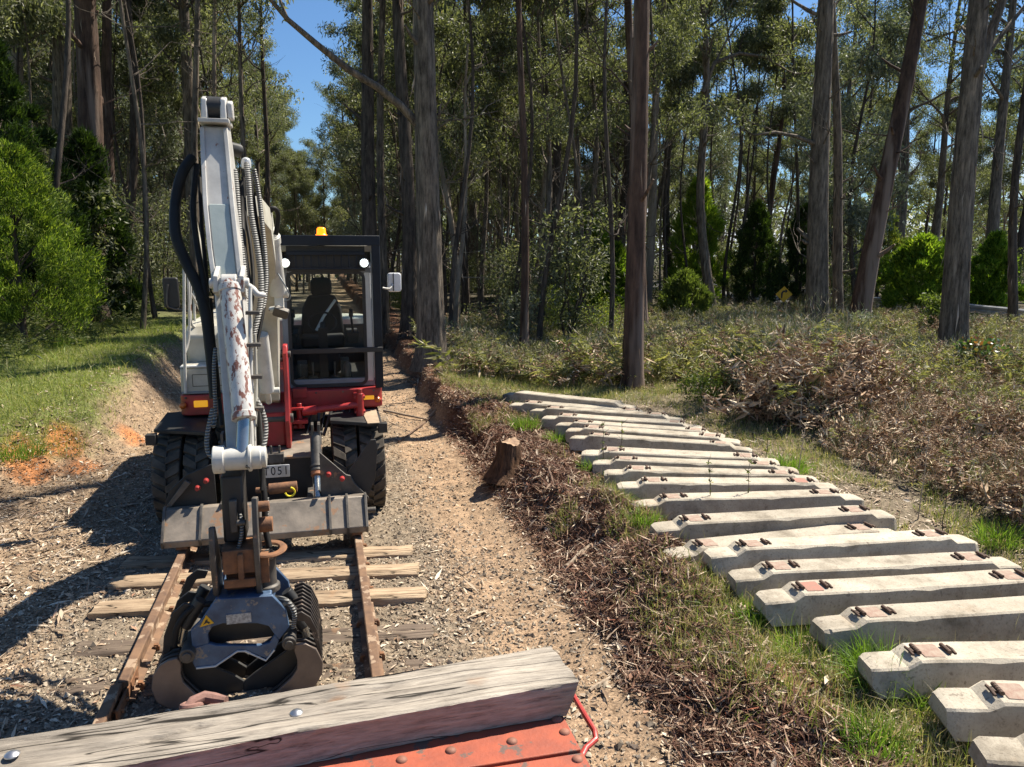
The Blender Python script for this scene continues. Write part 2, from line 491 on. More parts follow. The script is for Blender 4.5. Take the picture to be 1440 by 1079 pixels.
# bark chips and dead leaves
def chips(x, y, L, W, tilt, g, lift=.006):
    n = len(x)
    a = g.uniform(0, 2 * PI, n)
    D = np.stack([np.cos(a), np.sin(a), g.normal(size=n) * tilt], 1)
    D = unit(D)
    side = unit(np.stack([-np.sin(a), np.cos(a), g.normal(size=n) * tilt * 1.3], 1))
    P = np.stack([x, y, ground(x, y) + lift + np.abs(g.normal(size=n)) * tilt * L * .25], 1)
    Nn = np.cross(D, side); cv = (g.random(n) * .35)[:, None] * W[:, None]
    L_ = L[:, None]; W_ = W[:, None]
    V = np.stack([P - D * L_ * .5, P + side * W_ * .5 + Nn * cv + D * L_ * .05, P + D * L_ * .5, P - side * W_ * .5 + Nn * cv], 1).reshape(-1, 3)
    return V, np.arange(4 * n).reshape(n, 4)
def w_lit(x, y):
    d = np.abs(x - TC)
    a = sstep(1.0, 2.0, d) * .8 + .22
    a = np.where((x > 1.05) & (x < 1.85), .17, a)
    a = np.where(left_toe(y) - x > 1.2, .1, a)
    a = a * (.3 + .7 * (fbm(x, y, 1.7, 3, 31) > -.15))
    a = np.where(x > 6.3, .3, a)
    return a * fall(x, y, 5.4, 1.5)
n = 95000; x, y = sample(n, -5.5, 7.5, 3.0, 22, w_lit)
L = np.minimum(rng.lognormal(math.log(.034), .42, len(x)), .085); W = L * rng.uniform(.22, .55, len(x))
lit = islmat('dry leaves', [(0, (.12, .075, .045)), (.25, (.25, .17, .11)), (.5, (.38, .28, .19)), (.75, (.50, .40, .29)), (.9, (.62, .54, .43)), (1, (.32, .16, .09))], rough=.7, spec=.35)
V1 = chips(x, y, L, W, .28, rng)
# long bark ribbons
n = 5200; x, y = sample(n, -5.5, 7.5, 3.2, 20, lambda x, y: w_lit(x, y) * np.where((x > -1.8) & (x < 1.8), .15, 1))
L = rng.uniform(.08, .26, n); V2 = chips(x, y, L, L * rng.uniform(.05, .14, n), .18, rng, .015)
V, F = merge([V1, V2])
tag(link_mesh('leaf_litter', quads_mesh('leaf_litter', V, F), lit), 'dry brown leaves and bark strips scattered over the ground', kind='stuff')

# churned debris on the dug bank: darker mulch, deeper relief
def w_mulch(x, y):
    toe = 1.95
    a = sstep(1.85, 2.15, x + .12 * fbm(x, y, 2, 2, 3)) * (1 - sstep(2.35 + .5 * sstep(4, 6.5, y), 2.9 + .5 * sstep(4, 6.5, y), x + .35 * fbm(x, y, 1.3, 2, 12)))
    return a * (1 - .75 * sstep(12, 14, y)) * fall(x, y, 5.2, 1.1)
n = 50000; x, y = sample(n, 1.7, 3.6, 3.0, 17, w_mulch)
L = np.minimum(rng.lognormal(math.log(.042), .45, n), .10); V1 = chips(x, y, L, L * rng.uniform(.12, .38, n), .8, rng, .014)
n = 9000; x, y = sample(n, 1.7, 3.6, 3.0, 17, w_mulch)
L = rng.uniform(.08, .22, n); V2 = chips(x, y, L, .004 + L * .035, .5, rng, .03)
V, F = merge([V1, V2])
tag(link_mesh('bark_mulch', quads_mesh('bark_mulch', V, F), islmat('torn bark and roots', [(0, (.05, .024, .016)), (.4, (.13, .067, .045)), (.66, (.225, .13, .088)), (.84, (.38, .27, .19)), (.95, (.60, .49, .37)), (1, (.28, .08, .04))])),
    'torn bark, roots and leaves on the freshly dug right bank', kind='stuff')

# grass
def grass(n, x0, x1, y0, y1, wf, Lm, Wm, lean=.45, g=None, dead=0):
    g = g or rng
    x, y = sample(n, x0, x1, y0, y1, wf, g); n = len(x)
    L = Lm * g.lognormal(0, .35, n); a = g.uniform(0, 2 * PI, n); l = np.abs(g.normal(size=n)) * lean
    D = np.stack([np.cos(a) * l, np.sin(a) * l, np.ones(n)], 1)
    P = np.stack([x, y, ground(x, y) - .01], 1)
    D = unit(D); R = unit(np.cross(D, g.normal(size=(n, 3))))
    W = (Wm * g.uniform(.6, 1.4, n))[:, None]; L = L[:, None]
    mid = P + D * L * .6; tip = mid + (unit(D * .6 + np.stack([np.cos(a), np.sin(a), -.15 * np.ones(n)], 1) * l[:, None])) * L * .5
    V = np.stack([P - R * W * .5, P + R * W * .5, mid + R * W * .35, mid - R * W * .35, tip], 1).reshape(-1, 3)
    k = 5 * np.arange(n)[:, None]
    F = np.concatenate([k + np.array([[0, 1, 2, 3]]), k + np.array([[3, 2, 4, 4]])])
    return V, F
def tri_fix(V, F):
    # split degenerate quads into their own triangles list
    q = F[:, 2] != F[:, 3]
    A = F[q]; B = F[~q][:, :3]
    T = np.concatenate([A[:, [0, 1, 2]], A[:, [0, 2, 3]], B])
    return V, T
def w_leftgrass(x, y):
    return sstep(-.15, .35, grass_edge(y) - x + .3 * fbm(x, y, 1.5, 3, 41)) * fall(x, y, 12, 1.6)
grassm = leafmat('green grass', [(0, (.10, .125, .025)), (.35, (.19, .23, .045)), (.6, (.28, .32, .08)), (.8, (.40, .37, .16)), (1, (.54, .46, .28))], .4, .5, .3)
V, F = tri_fix(*grass(150000, -12, -2.2, 7.5, 24, w_leftgrass, .075, .007, .8))
tag(link_mesh('bank_grass', quads_mesh('bank_grass', V, F), grassm), 'short green grass covering the left bank', kind='stuff')
V, F = tri_fix(*grass(9000, -12, -2.2, 7.5, 22, w_leftgrass, .20, .009, .7))
tag(link_mesh('bank_weeds', quads_mesh('bank_weeds', V, F), leafmat('pale weeds', [(0, (.12, .16, .04)), (.5, (.25, .31, .09)), (.8, (.42, .38, .2)), (1, (.58, .5, .34))], .4, .5, .3)), 'taller pale weeds and seed stalks sticking out of the left bank grass', kind='stuff')
def w_rg(x, y):
    t = (fbm(x, y, 1.1, 3, 51) > .10) * 1.
    a = t * sstep(2.6, 3.1, x) * (1 - sstep(3.4, 6.5, x)) * (1 - sstep(9, 11, y)) * .8
    a = a + (.35 + .65 * t) * sstep(2.2, 2.6, x + .3 * fbm(x, y, 1.3, 2, 12)) * (1 - sstep(3.1, 3.8, x)) * (1 - sstep(5.2, 6.2, y)) + .6 * (fbm(x, y, 1.6, 2, 91) > .22) * (x > 2.2) * (x < 3.3)
    strip = sstep(2.2, 2.7, x) * (1 - sstep(5., 7.2, x + .4 * (y - 13) * 0)) * sstep(12.2, 13.2, y)
    a = a + strip * (.4 + .6 * (fbm(x, y, 1.2, 2, 7) > -.1))
    a = a + .5 * np.exp(-((x - 6.3) / .5) ** 2) * (fbm(x, y, 1.4, 2, 17) > -.1)
    return np.clip(a, 0, 1) * fall(x, y, 7, 1.2)
V, F = tri_fix(*grass(90000, 2.2, 8, 3.0, 20, w_rg, .10, .0055, .6))
tag(link_mesh('verge_grass', quads_mesh('verge_grass', V, F), leafmat('mixed green and straw grass', [(0, (.08, .12, .025)), (.3, (.15, .21, .045)), (.45, (.22, .27, .07)), (.6, (.36, .31, .17)), (.8, (.46, .38, .25)), (1, (.56, .48, .34))], .35, .55, .3)),
    'patchy green and straw coloured grass round the concrete sleepers', kind='stuff')

# bracken and scrub on the right plateau
def fronds(x, y, L, g, up=.7, pin=20):
    n = len(x); a = g.uniform(0, 2 * PI, n); el = np.clip(g.normal(up, .3, n), .05, 1.35)
    h = np.stack([np.cos(a), np.sin(a)], 1)
    t = np.linspace(.18, 1, pin)
    base = np.stack([x, y, ground(x, y)], 1)
    # arching rachis
    r = L[:, None] * t[None]
    hx = r * np.cos(el)[:, None] * (1 + .25 * t); hz = r * np.sin(el)[:, None] - (L[:, None] * .34 * t ** 2.4)
    C_ = np.stack([base[:, 0:1] + h[:, 0:1] * hx, base[:, 1:2] + h[:, 1:2] * hx, base[:, 2:3] + hz + .03], -1)   # n,pin,3
    sd = np.stack([-h[:, 1], h[:, 0], np.zeros(n)], 1)[:, None, :]
    fwd = np.stack([h[:, 0], h[:, 1], np.zeros(n)], 1)[:, None, :]
    out = []
    for s in (-1, 1):
        PL = (L[:, None] * .24 * (1 - t) ** .7 * g.uniform(.6, 1.3, (n, pin)) + .012)[..., None]
        D = sd * s + fwd * .35 + g.normal(size=(n, pin, 3)) * .55
        D = D / np.linalg.norm(D, axis=-1, keepdims=True)
        out.append(blades(C_.reshape(-1, 3), D.reshape(-1, 3), PL.reshape(-1), PL.reshape(-1) * .20 + .003, g))
    # stalk
    B2 = base + np.stack([h[:, 0] * .0, h[:, 1] * 0, np.zeros(n)], 1)
    out.append(blades(base, C_[:, 6] - base, np.linalg.norm(C_[:, 6] - base, axis=1), np.full(n, .009), g))
    return merge(out)
def w_scrub(x, y):
    # right plateau edge runs outward from the big tree to the near right corner
    edge = 6.35 + .25 * (7 - np.minimum(y, 7)) * .2 - .25 * sstep(8, 13, y) * 0
    e = np.where(y < 11.5, x - edge + .5 * fbm(x, y, .8, 2, 61), np.where(y < 14.3, x - 6.9, x - 2.7 - .9 * (16 - y).clip(0, 2)) + .6 * fbm(x, y, .8, 2, 61))
    a = sstep(0, .7, e) * (y > 3.5)
    return a * fall(x, y, 11, 1.3)
gg = np.random.default_rng(77)
def front(x, y): return (1 - sstep(9.2, 10.6, x)) * (1 - sstep(10.5, 12.5, y)) * .75
def mound(x, y):
    """height of the scrub in heaps with hollows between"""
    m = np.clip(.62 + 1.5 * fbm(x, y, .62, 3, 101), 0, 1.6) + .3 * np.clip(fbm(x, y, 1.9, 2, 103), -.5, 1)
    e = np.where(y < 13, sstep(6.0, 7.4, x), 1)
    return np.clip(m, .2, 2.0) * (.5 + .75 * e) * (1 - .6 * sstep(15.5, 20, np.hypot(x, y)))
x, y = sample(9000, 2.6, 27, 4.0, 31, lambda x, y: w_scrub(x, y) * (.3 + .7 * (front(x, y) + .5 * fbm(x, y, .55, 2, 71) > .35)) * (1 - road_mask(x, y)), gg)
V, F = fronds(x, y, gg.uniform(.25, .95, len(x)) * (.45 + mound(x, y)), gg, 1.12)
tag(link_mesh('dead_bracken', quads_mesh('dead_bracken', V, F), islmat('dead brown bracken', [(0, (.11, .06, .036)), (.3, (.25, .15, .09)), (.6, (.40, .27, .17)), (.85, (.55, .43, .29)), (1, (.70, .60, .45))], .8, .3)),
    'tangle of dead brown bracken filling the right of the clearing', kind='stuff')
x, y = sample(12500, 2.6, 27, 4.5, 31, lambda x, y: w_scrub(x, y) * (.12 + .88 * (front(x, y) + .5 * fbm(x, y, .55, 2, 71) < .30)) * (1 - road_mask(x, y)), gg)
V, F = fronds(x, y, gg.uniform(.3, 1.0, len(x)) * (.4 + mound(x, y)), gg, 1.15)
tag(link_mesh('green_bracken', quads_mesh('green_bracken', V, F), leafmat('green bracken', [(0, (.09, .10, .035)), (.4, (.18, .19, .075)), (.75, (.33, .31, .15)), (1, (.50, .43, .25))], .35, .5, .35)),
    'grey green bracken and ferns growing between the trunks', kind='stuff')
# fine scrubby twigs and grass through the bracken
x, y = sample(190000, 2.6, 27, 4.2, 30, lambda x, y: w_scrub(x, y) * (1 - road_mask(x, y)), gg)
n = len(x); a = gg.uniform(0, 2 * PI, n); l = np.abs(gg.normal(size=n)) * .5
P = np.stack([x, y, ground(x, y) + gg.random(n) ** .7 * .95 * mound(x, y)], 1)
V, F = blades(P, np.stack([np.cos(a) * l, np.sin(a) * l, np.ones(n) * .5], 1), gg.uniform(.05, .20, n), gg.uniform(.004, .012, n), gg)
tag(link_mesh('low_scrub', quads_mesh('low_scrub', V, F), islmat('scrub leaves and stalks', [(0, (.10, .13, .04)), (.4, (.22, .25, .09)), (.6, (.36, .33, .18)), (.82, (.50, .42, .30)), (.96, (.66, .58, .46)), (1, (.5, .2, .08))], .7, .3)),
    'low mixed scrub of stalks, twigs and small leaves', kind='stuff')
x, y = sample(5200, 2.8, 24, 4.6, 28, lambda x, y: w_scrub(x, y) * (1 - road_mask(x, y)), gg); n = len(x)
P = np.stack([x, y, ground(x, y)], 1); D = np.stack([gg.normal(size=n) * .3, gg.normal(size=n) * .3, np.ones(n)], 1)
V, F = blades(P, D, gg.uniform(.5, 1.1, n) * (.4 + .6 * mound(x, y)), np.full(n, .011), gg)
tag(link_mesh('dry_stalks', quads_mesh('dry_stalks', V, F), islmat('bleached stalks', [(0, (.2, .15, .1)), (.5, (.42, .34, .24)), (1, (.62, .54, .42))])), 'thin bleached stalks sticking up through the bracken', kind='stuff')
# left forest floor cover
x, y = sample(3600, -26, -2.9, 15, 45, lambda x, y: sstep(1.8, 3.2, left_toe(y) - x) * fall(x, y, 22, 1.2), gg)
V, F = fronds(x, y, gg.uniform(.4, .9, len(x)), gg, .9)
tag(link_mesh('fern_cover', quads_mesh('fern_cover', V, F), leafmat('shade ferns', [(0, (.04, .06, .015)), (.5, (.09, .12, .035)), (.9, (.17, .17, .07)), (1, (.26, .2, .1))], .35, .5, .3)),
    'dark green ferns on the forest floor behind the left bank', kind='stuff')

# ------------------------------------------------------------------ trees
barkchip = islmat('brown bark strips', [(0, (.05, .03, .022)), (.5, (.14, .09, .065)), (.85, (.25, .18, .13)), (1, (.42, .33, .25))])
bark_grey = barkmat('grey fibrous bark', (.03, .024, .019), (.29, .24, .19), 16, None)
bark_dark = barkmat('dark bark', (.018, .014, .011), (.15, .12, .098), 12, None)
bark_red = barkmat('red brown bark', (.028, .017, .013), (.15, .095, .07), 7, (.20, .15, .12))
bark_pale = barkmat('pale smooth bark', (.16, .13, .10), (.42, .36, .29), 3, (.17, .13, .10), .3)
BARK = {'grey': bark_grey, 'dark': bark_dark, 'red': bark_red, 'pale': bark_pale}
gum_leaf = leafmat('gum leaves', [(0, (.05, .058, .034)), (.4, (.11, .122, .07)), (.75, (.21, .22, .135)), (.93, (.34, .34, .24)), (1, (.28, .18, .1))], .42, .5, .35)
gum_leaf_grey = leafmat('grey gum leaves', [(0, (.07, .08, .055)), (.5, (.15, .17, .125)), (.85, (.25, .27, .20)), (1, (.36, .36, .28))], .25, .55, .3)
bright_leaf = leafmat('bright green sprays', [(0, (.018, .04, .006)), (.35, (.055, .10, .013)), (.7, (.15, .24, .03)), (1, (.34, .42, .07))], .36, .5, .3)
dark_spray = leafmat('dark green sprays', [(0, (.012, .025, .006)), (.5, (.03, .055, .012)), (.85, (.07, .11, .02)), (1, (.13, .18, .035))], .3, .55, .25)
wattle_leaf = leafmat('olive green leaves', [(0, (.06, .09, .02)), (.4, (.12, .16, .04)), (.8, (.2, .24, .06)), (1, (.42, .36, .05))], .4, .5, .3)

def trunk_path(p0, p1, n, wob, rnd, flare=True):
    p0 = Vector(p0); p1 = Vector(p1); pts = []
    a, b_ = rnd.uniform(0, 6), rnd.uniform(0, 6)
    for i in range(n + 1):
        t = i / n; q = p0.lerp(p1, t)
        k = math.sin(PI * min(t * 1.0, 1)) * wob
        q += Vector((math.sin(a + t * 5.3) * k, math.cos(b_ + t * 4.1) * k, 0)); pts.append(q)
    return pts
def ridged_tube(mb, pts, rad, seg, ridge, rnd):
    """trunk surface with vertical bark ridges"""
    m = len(pts); pts = [Vector(p) for p in pts]
    ph = [rnd.uniform(0, 6) for _ in range(6)]; vs = []; fs = []
    a = Vector((1, 0, 0)); b_ = Vector((0, 1, 0))
    for i, p in enumerate(pts):
        for k in range(seg):
            w_ = 2 * PI * k / seg
            r = rad[i] * (1 + ridge * (.45 * math.sin(7 * w_ + ph[0] + p.z * .25) + .4 * math.sin(12 * w_ + ph[1] - p.z * .4) + .5 * (rnd.random() - .5) + .5 * math.sin(3 * w_ + ph[2] + p.z * .2)))
            vs.append(p + (a * math.cos(w_) + b_ * math.sin(w_)) * r)
    for i in range(m - 1):
        for k in range(seg):
            k2 = (k + 1) % seg
            fs.append((i * seg + k, i * seg + k2, (i + 1) * seg + k2, (i + 1) * seg + k))
    mb.add(vs, fs)
def limb(mb, p, d, L, r, rnd, depth, tips, seg=6):
    pts = [Vector(p)]; rad = [r]; d = Vector(d).normalized()
    n = 4
    for i in range(n):
        d = (d + Vector((rnd.gauss(0, .2), rnd.gauss(0, .2), rnd.gauss(.08, .15)))).normalized()
        pts.append(pts[-1] + d * L / n); rad.append(r * (1 - .7 * (i + 1) / n))
    mb.tube(pts, rad, seg, caps=False)
    if depth > 0:
        for k in range(rnd.choice((2, 3))):
            j = rnd.randint(2, n)
            dd = (d + Vector((rnd.gauss(0, .7), rnd.gauss(0, .7), rnd.gauss(.1, .35)))).normalized()
            limb(mb, pts[j], dd, L * rnd.uniform(.5, .75), rad[j] * .75 + .004, rnd, depth - 1, tips, max(4, seg - 1))
    tips.append((pts[-1], depth)); 
    if depth < 2: tips.append((pts[2], depth))
def clump_leaves(centres, radii, per, L, W, g, droop=.8):
    c = np.repeat(np.array(centres), per, 0); r = np.repeat(np.array(radii), per)
    n = len(c); u = unit(g.normal(size=(n, 3))) * (g.random(n) ** .45)[:, None] * r[:, None]
    u[:, 2] *= .72
    D = g.normal(size=(n, 3)) * .75; D[:, 2] -= droop
    return blades(c + u, D, L * g.uniform(.6, 1.3, n), W * g.uniform(.7, 1.3, n), g)

def make_gum(seed, H, r0, first, spread, nl, per=60, L=.20, W=.055, leafm=None, bark='grey', crown_r=.55):
    """returns trunk mesh + crown mesh of a forest gum standing at the origin"""
    rnd = random.Random(seed); g = np.random.default_rng(seed)
    mb = MB(); pts = trunk_path((0, 0, -.3), (rnd.uniform(-.6, .6), rnd.uniform(-.6, .6), H), 14, rnd.uniform(.15, .5), rnd)
    rad = [r0 * (1 - .82 * i / 14) * (1.25 if i == 0 else 1) for i in range(15)]
    mb.tube(pts, rad, 9, caps=False)
    tips = []
    for k in range(nl):
        t = first + (1 - first) * (k + rnd.random()) / nl; i = min(13, int(t * 14)); p = pts[i].lerp(pts[i + 1], t * 14 - i)
        a = rnd.uniform(0, 2 * PI); up = rnd.uniform(.35, 1.3)
        limb(mb, p, (math.cos(a), math.sin(a), up), spread * (1.15 - .6 * t) * rnd.uniform(.7, 1.2), rad[i] * .45 + .01, rnd, 2, tips)
    tips.append((pts[-1], 0))
    for k in range(9):      # bare dead twigs low on the stem
        t = rnd.uniform(.12, .7); i = min(13, int(t * 14)); a = rnd.uniform(0, 2 * PI)
        limb(mb, pts[i], (math.cos(a), math.sin(a), rnd.uniform(-.1, .9)), rnd.uniform(.8, 2.2), rad[i] * .25 + .008, rnd, 2, [], 4)
    cs = [tuple(p) for p, d in tips]; rs = [crown_r * rnd.uniform(.6, 1.35) for _ in cs]
    V, F = clump_leaves(cs, rs, per, L, W, g)
    tm = mb.mesh('gum_trunk', smooth=60); tm.materials.append(BARK[bark])
    cmh = quads_mesh('gum_crown', V, F); cmh.materials.append(leafm or gum_leaf)
    return tm, cmh

def place(name, cat, label, group, meshes, loc, rz=0, s=1.0):
    root = empty(name, loc, label, cat, group); root.rotation_euler = (0, 0, rz); root.scale = (s, s, s * 1.0)
    for nm, me in meshes:
        o = bpy.data.objects.new(nm, me); col.objects.link(o); o.parent = root
    return root

gums = []
for i, (H, r0, first, spread, nl, bk, lf) in enumerate([
        (19, .24, .34, 3.0, 13, 'dark', gum_leaf), (17, .17, .40, 2.5, 12, 'grey', gum_leaf), (21, .30, .42, 3.6, 13, 'grey', gum_leaf),
        (14, .12, .28, 2.2, 11, 'pale', gum_leaf), (16, .14, .45, 2.2, 9, 'red', gum_leaf), (12, .10, .15, 2.0, 13, 'dark', gum_leaf_grey),
        (18, .2, .34, 3.0, 14, 'dark', gum_leaf), (15, .13, .55, 2.0, 8, 'grey', gum_leaf),
        (15, .075, .62, 1.3, 6, 'dark', gum_leaf), (13, .06, .55, 1.1, 6, 'grey', gum_leaf)]):
    tm, cmh = make_gum(100 + i, H, r0, first, spread, nl, 56, leafm=lf, bark=bk)
    gums.append((tm, cmh, H))

# hero trunks, surveyed from the photograph: base pixel, ground height, a higher pixel on the trunk, diameter
def hero(bx, by, z, tx, ty, dia, bark, label, H=15, wob=.05, dist=None, ridge=.05, forks=(), crown=True, seed=0, name='gum_tree', branches=(), seg=26, cr=(7, 1.7), flare=1.35, z0=None):
    rnd = random.Random(seed + 900)
    p0 = atz(bx, by, z) if dist is None else atY(bx, by, dist)
    Yb = p0.y; p0.z = gz(p0.x, p0.y) - .12
    pt = atY(tx, ty, Yb)
    d = (pt - p0) / max(.1, (pt.z - p0.z))
    top = p0 + d * (H)
    root = empty(name, p0, label, 'tree', None)
    n = max(16, int(H * 2.2)); pts = trunk_path(p0, top, n, wob, rnd)
    rad = []
    for i in range(n + 1):
        t = i / n; hgt = t * H
        rad.append(dia / 2 * (1 - .62 * t) * (1 + (flare - 1) * (math.exp(-hgt / .3) + .35 * math.exp(-hgt / 1.1))))
    mb = MB(); ridged_tube(mb, pts, rad, seg, ridge, rnd)
    tips = []
    for (t, d2, L, r) in forks:
        i = int(t * n); limb(mb, pts[i], d2, L, r, rnd, 1, tips, 8)
    for br in branches:        # drawn as pixel paths in the trunk's own plane (with depth steps)
        P = [atY(a, b_, Yb + dy) for a, b_, dy in br[0]]
        # resample smoothly
        mb.tube(P, [br[1] * (1 - .6 * k / (len(P) - 1)) for k in range(len(P))], 8, caps=True)
        if br[2]: tips.append((P[-1], 0)); limb(mb, P[-1], P[-1] - P[-2], 1.4, br[1] * .4, rnd, 1, tips, 5); limb(mb, P[-2], (P[-1] - P[-2]) + Vector((0, 0, .5)), 1.2, br[1] * .35, rnd, 1, tips, 5)
    if crown:
        for k in range(cr[0]):
            t = rnd.uniform(.66, .98); i = int(t * n); a = rnd.uniform(0, 2 * PI)
            limb(mb, pts[i], (math.cos(a), math.sin(a), rnd.uniform(.5, 1.2)), cr[1] * rnd.uniform(.7, 1.1), rad[i] * .5, rnd, 1, tips, 6)
    for k in range(5):      # broken stubs and knots
        i = rnd.randint(4, n - 4); a = rnd.uniform(0, 2 * PI); d2 = Vector((math.cos(a), math.sin(a), rnd.uniform(.1, .8))); L2 = rnd.uniform(.1, .5) * (.6 + dia)
        mb.tube([pts[i], pts[i] + d2 * (rad[i] + L2 * .5), pts[i] + d2 * (rad[i] + L2) + Vector((0, 0, .05))], [rad[i] * .32, rad[i] * .2, rad[i] * .12], 6, jit=.3, rnd=rnd)
    for k in range(6):      # fine bare twigs
        i = rnd.randint(5, n - 3); a = rnd.uniform(0, 2 * PI); limb(mb, pts[i], (math.cos(a), math.sin(a), rnd.uniform(-.1, .8)), rnd.uniform(.6, 1.8), .012 + rad[i] * .06, rnd, 1, [], 4)
    mb.build('trunk', BARK[bark], root, smooth=80)
    gp_ = np.random.default_rng(seed + 70); m_ = 46; ii = gp_.integers(1, n - 1, m_); a = gp_.uniform(0, 2 * PI, m_)
    Pp = np.array([tuple(pts[j] - p0) for j in ii]) + np.stack([np.cos(a), np.sin(a), gp_.uniform(-.3, .3, m_)], 1) * np.array([rad[j] * 1.02 for j in ii])[:, None]
    V, F = blades(Pp, np.stack([np.cos(a) * .12, np.sin(a) * .12, -np.ones(m_)], 1) + gp_.normal(size=(m_, 3)) * .06, gp_.uniform(.2, .75, m_), gp_.uniform(.015, .045, m_), gp_)
    PB = (V, F)
    m_ = 160; a = gp_.uniform(0, 2 * PI, m_); r_ = dia * (.55 + .6 * gp_.random(m_)); Pp = np.stack([p0.x + np.cos(a) * r_, p0.y + np.sin(a) * r_], 1)
    V, F = chips(Pp[:, 0], Pp[:, 1], gp_.uniform(.06, .3, m_), gp_.uniform(.012, .04, m_), .5, gp_, .03); V = V - np.array(tuple(p0))
    V, F = merge([PB, (V, F)]); link_mesh('loose_bark', quads_mesh('loose_bark', V, F), lit if bark in ('grey', 'pale') else barkchip, root)['kind'] = 'stuff'
    if tips:
        g = np.random.default_rng(seed + 5)
        V, F = clump_leaves([tuple(p - p0) for p, _ in tips], [rnd.uniform(.3, .65) for _ in tips], 30, .17, .05, g)
        link_mesh('crown', quads_mesh('crown', V, F), gum_leaf, root)
    return root
hero(608, 523, .2, 597, 0, .60, 'grey', 'thick furrowed grey gum trunk growing on the cutting edge behind the excavator cab', 17, .03, seed=1, ridge=.06, seg=44, flare=1.5,
     branches=[([(590, 178, 0), (565, 150, 0), (530, 122, -.3), (490, 98, -.5), (445, 62, -.8), (405, 28, -1.0), (385, 5, -1.2)], .10, True), ([(606, 165, 0), (617, 160, 0), (620, 146, 0)], .045, False)])
hero(890, 528, .5, 901, 0, .40, 'red', 'straight dark brown trunk standing just behind the row of concrete sleepers', 16, .04, seed=2, ridge=.035, seg=36, flare=1.25)
hero(905, 421, .5, 887, 60, .36, 'red', 'reddish trunk close behind the straight dark brown one', 15, .05, dist=22, seed=3)
hero(1150, 462, .6, 1160, 0, .66, 'grey', 'large upright grey trunk left of the leaning tree', 17, .06, seed=4, ridge=.05, seg=34, forks=[(.62, (-.9, 0, .6), 3, .09)],
     branches=[([(1144, 202, 0), (1120, 192, 0), (1090, 186, -.2), (1060, 190, -.3)], .07, True), ([(1146, 20, 0), (1120, 5, 0), (1100, -10, 0)], .06, False)])
hero(1205, 462, .6, 1280, 60, .60, 'red', 'brown trunk leaning strongly to the right', 15, .12, seed=5, ridge=.03, seg=30)
hero(1180, 458, .6, 1172, 100, .34, 'grey', 'slim twin trunk squeezed between the upright grey tree and the leaning one', 14, .15, dist=22, seed=6)
hero(1340, 492, .6, 1372, 0, .60, 'grey', 'heavy dark trunk that splits into two high limbs at the right', 15, .06, seed=7, ridge=.06, seg=34,
     branches=[([(1362, 130, 0), (1385, 70, 0), (1405, 15, 0), (1425, -40, 0)], .15, True), ([(1362, 110, 0), (1400, 60, .2), (1440, 10, .3), (1480, -20, .3)], .07, True)])
hero(1003, 435, .7, 984, 60, .40, 'grey', 'curved slim grey trunk in front of the dark cypress like bushes', 14, .3, seed=8,
     branches=[([(988, 130, 0), (1005, 88, 0), (1040, 75, 0), (1075, 80, 0), (1100, 95, 0)], .09, True), ([(990, 150, 0), (1000, 100, .2), (1020, 60, .3), (1050, 20, .3)], .06, True)])
hero(575, 480, .3, 566, 0, .46, 'dark', 'dark trunk partly hidden behind the thick furrowed gum', 16, .15, seed=9)
hero(525, 470, .3, 514, 0, .50, 'dark', 'tall dark trunk rising just left behind the cab mirror', 16, .08, dist=24, seed=10)
hero(541, 470, .3, 538, 100, .3, 'grey', 'thin striped trunk pressed against the tall dark one behind the cab', 15, .1, dist=25, seed=11)
hero(778, 420, .7, 792, 0, .80, 'dark', 'wide blackish trunk in the shade of the middle forest', 18, .15, seed=12, seg=24)
hero(737, 480, .6, 733, 0, .22, 'red', 'thin shaggy trunk with peeling bark left of the wide blackish one', 14, .08, seed=13, ridge=.12)
hero(805, 410, .7, 815, 60, .40, 'grey', 'grey trunk immediately right of the wide blackish one', 16, .2, dist=36, seed=14)
hero(908, 418, .7, 928, 120, .42, 'pale', 'pale sided trunk leaning slightly right beyond the straight brown tree', 15, .12, dist=30, seed=15)
hero(946, 400, .7, 936, 120, .40, 'dark', 'dark slender trunk in the gap right of the pale sided tree', 16, .2, dist=34, seed=16)
hero(866, 400, .7, 880, 160, .62, 'dark', 'blackish trunk with long arching branches behind the straight brown tree', 14, .3, dist=38, seed=17,
     branches=[([(872, 240, 0), (850, 205, -.3), (835, 165, -.5), (812, 130, -.7), (800, 90, -.7)], .1, True), ([(872, 260, 0), (850, 235, .3), (838, 200, .5)], .08, True)])
hero(640, 440, .5, 657, 95, .16, 'pale', 'thin pale sapling with a kinked top left of the middle forest', 9, .15, dist=24, seed=18, branches=[([(655, 120, 0), (664, 100, 0), (680, 92, 0)], .03, False)], cr=(3, 1.))
hero(1425, 470, .6, 1440, 200, .26, 'dark', 'thin dark trunk at the right edge of the photo', 12, .2, seed=19)
hero(655, 420, .6, 652, 0, .36, 'dark', 'straight dim trunk directly right of the thick furrowed gum', 16, .15, dist=34, seed=20)
hero(676, 430, .6, 680, 0, .26, 'grey', 'narrow grey trunk between the furrowed gum and the shaggy one', 15, .2, dist=36, seed=21)
hero(133, 450, 1, 117, 0, .74, 'red', 'massive dark red trunk right of the large bright green bush', 19, .08, seed=22, seg=34, ridge=.05, flare=1.2)
hero(92, 430, 1, 82, 0, .80, 'grey', 'massive shaggy trunk rising above the bright green bush', 19, .1, seed=23, seg=34, ridge=.06, flare=1.2)
hero(166, 440, 1, 152, 100, .46, 'red', 'reddish trunk right beside the massive dark red one', 16, .12, dist=30, seed=24)
hero(176, 430, 1, 183, 0, .34, 'dark', 'slim dark trunk standing right of the reddish one on the left', 16, .25, dist=31, seed=25)
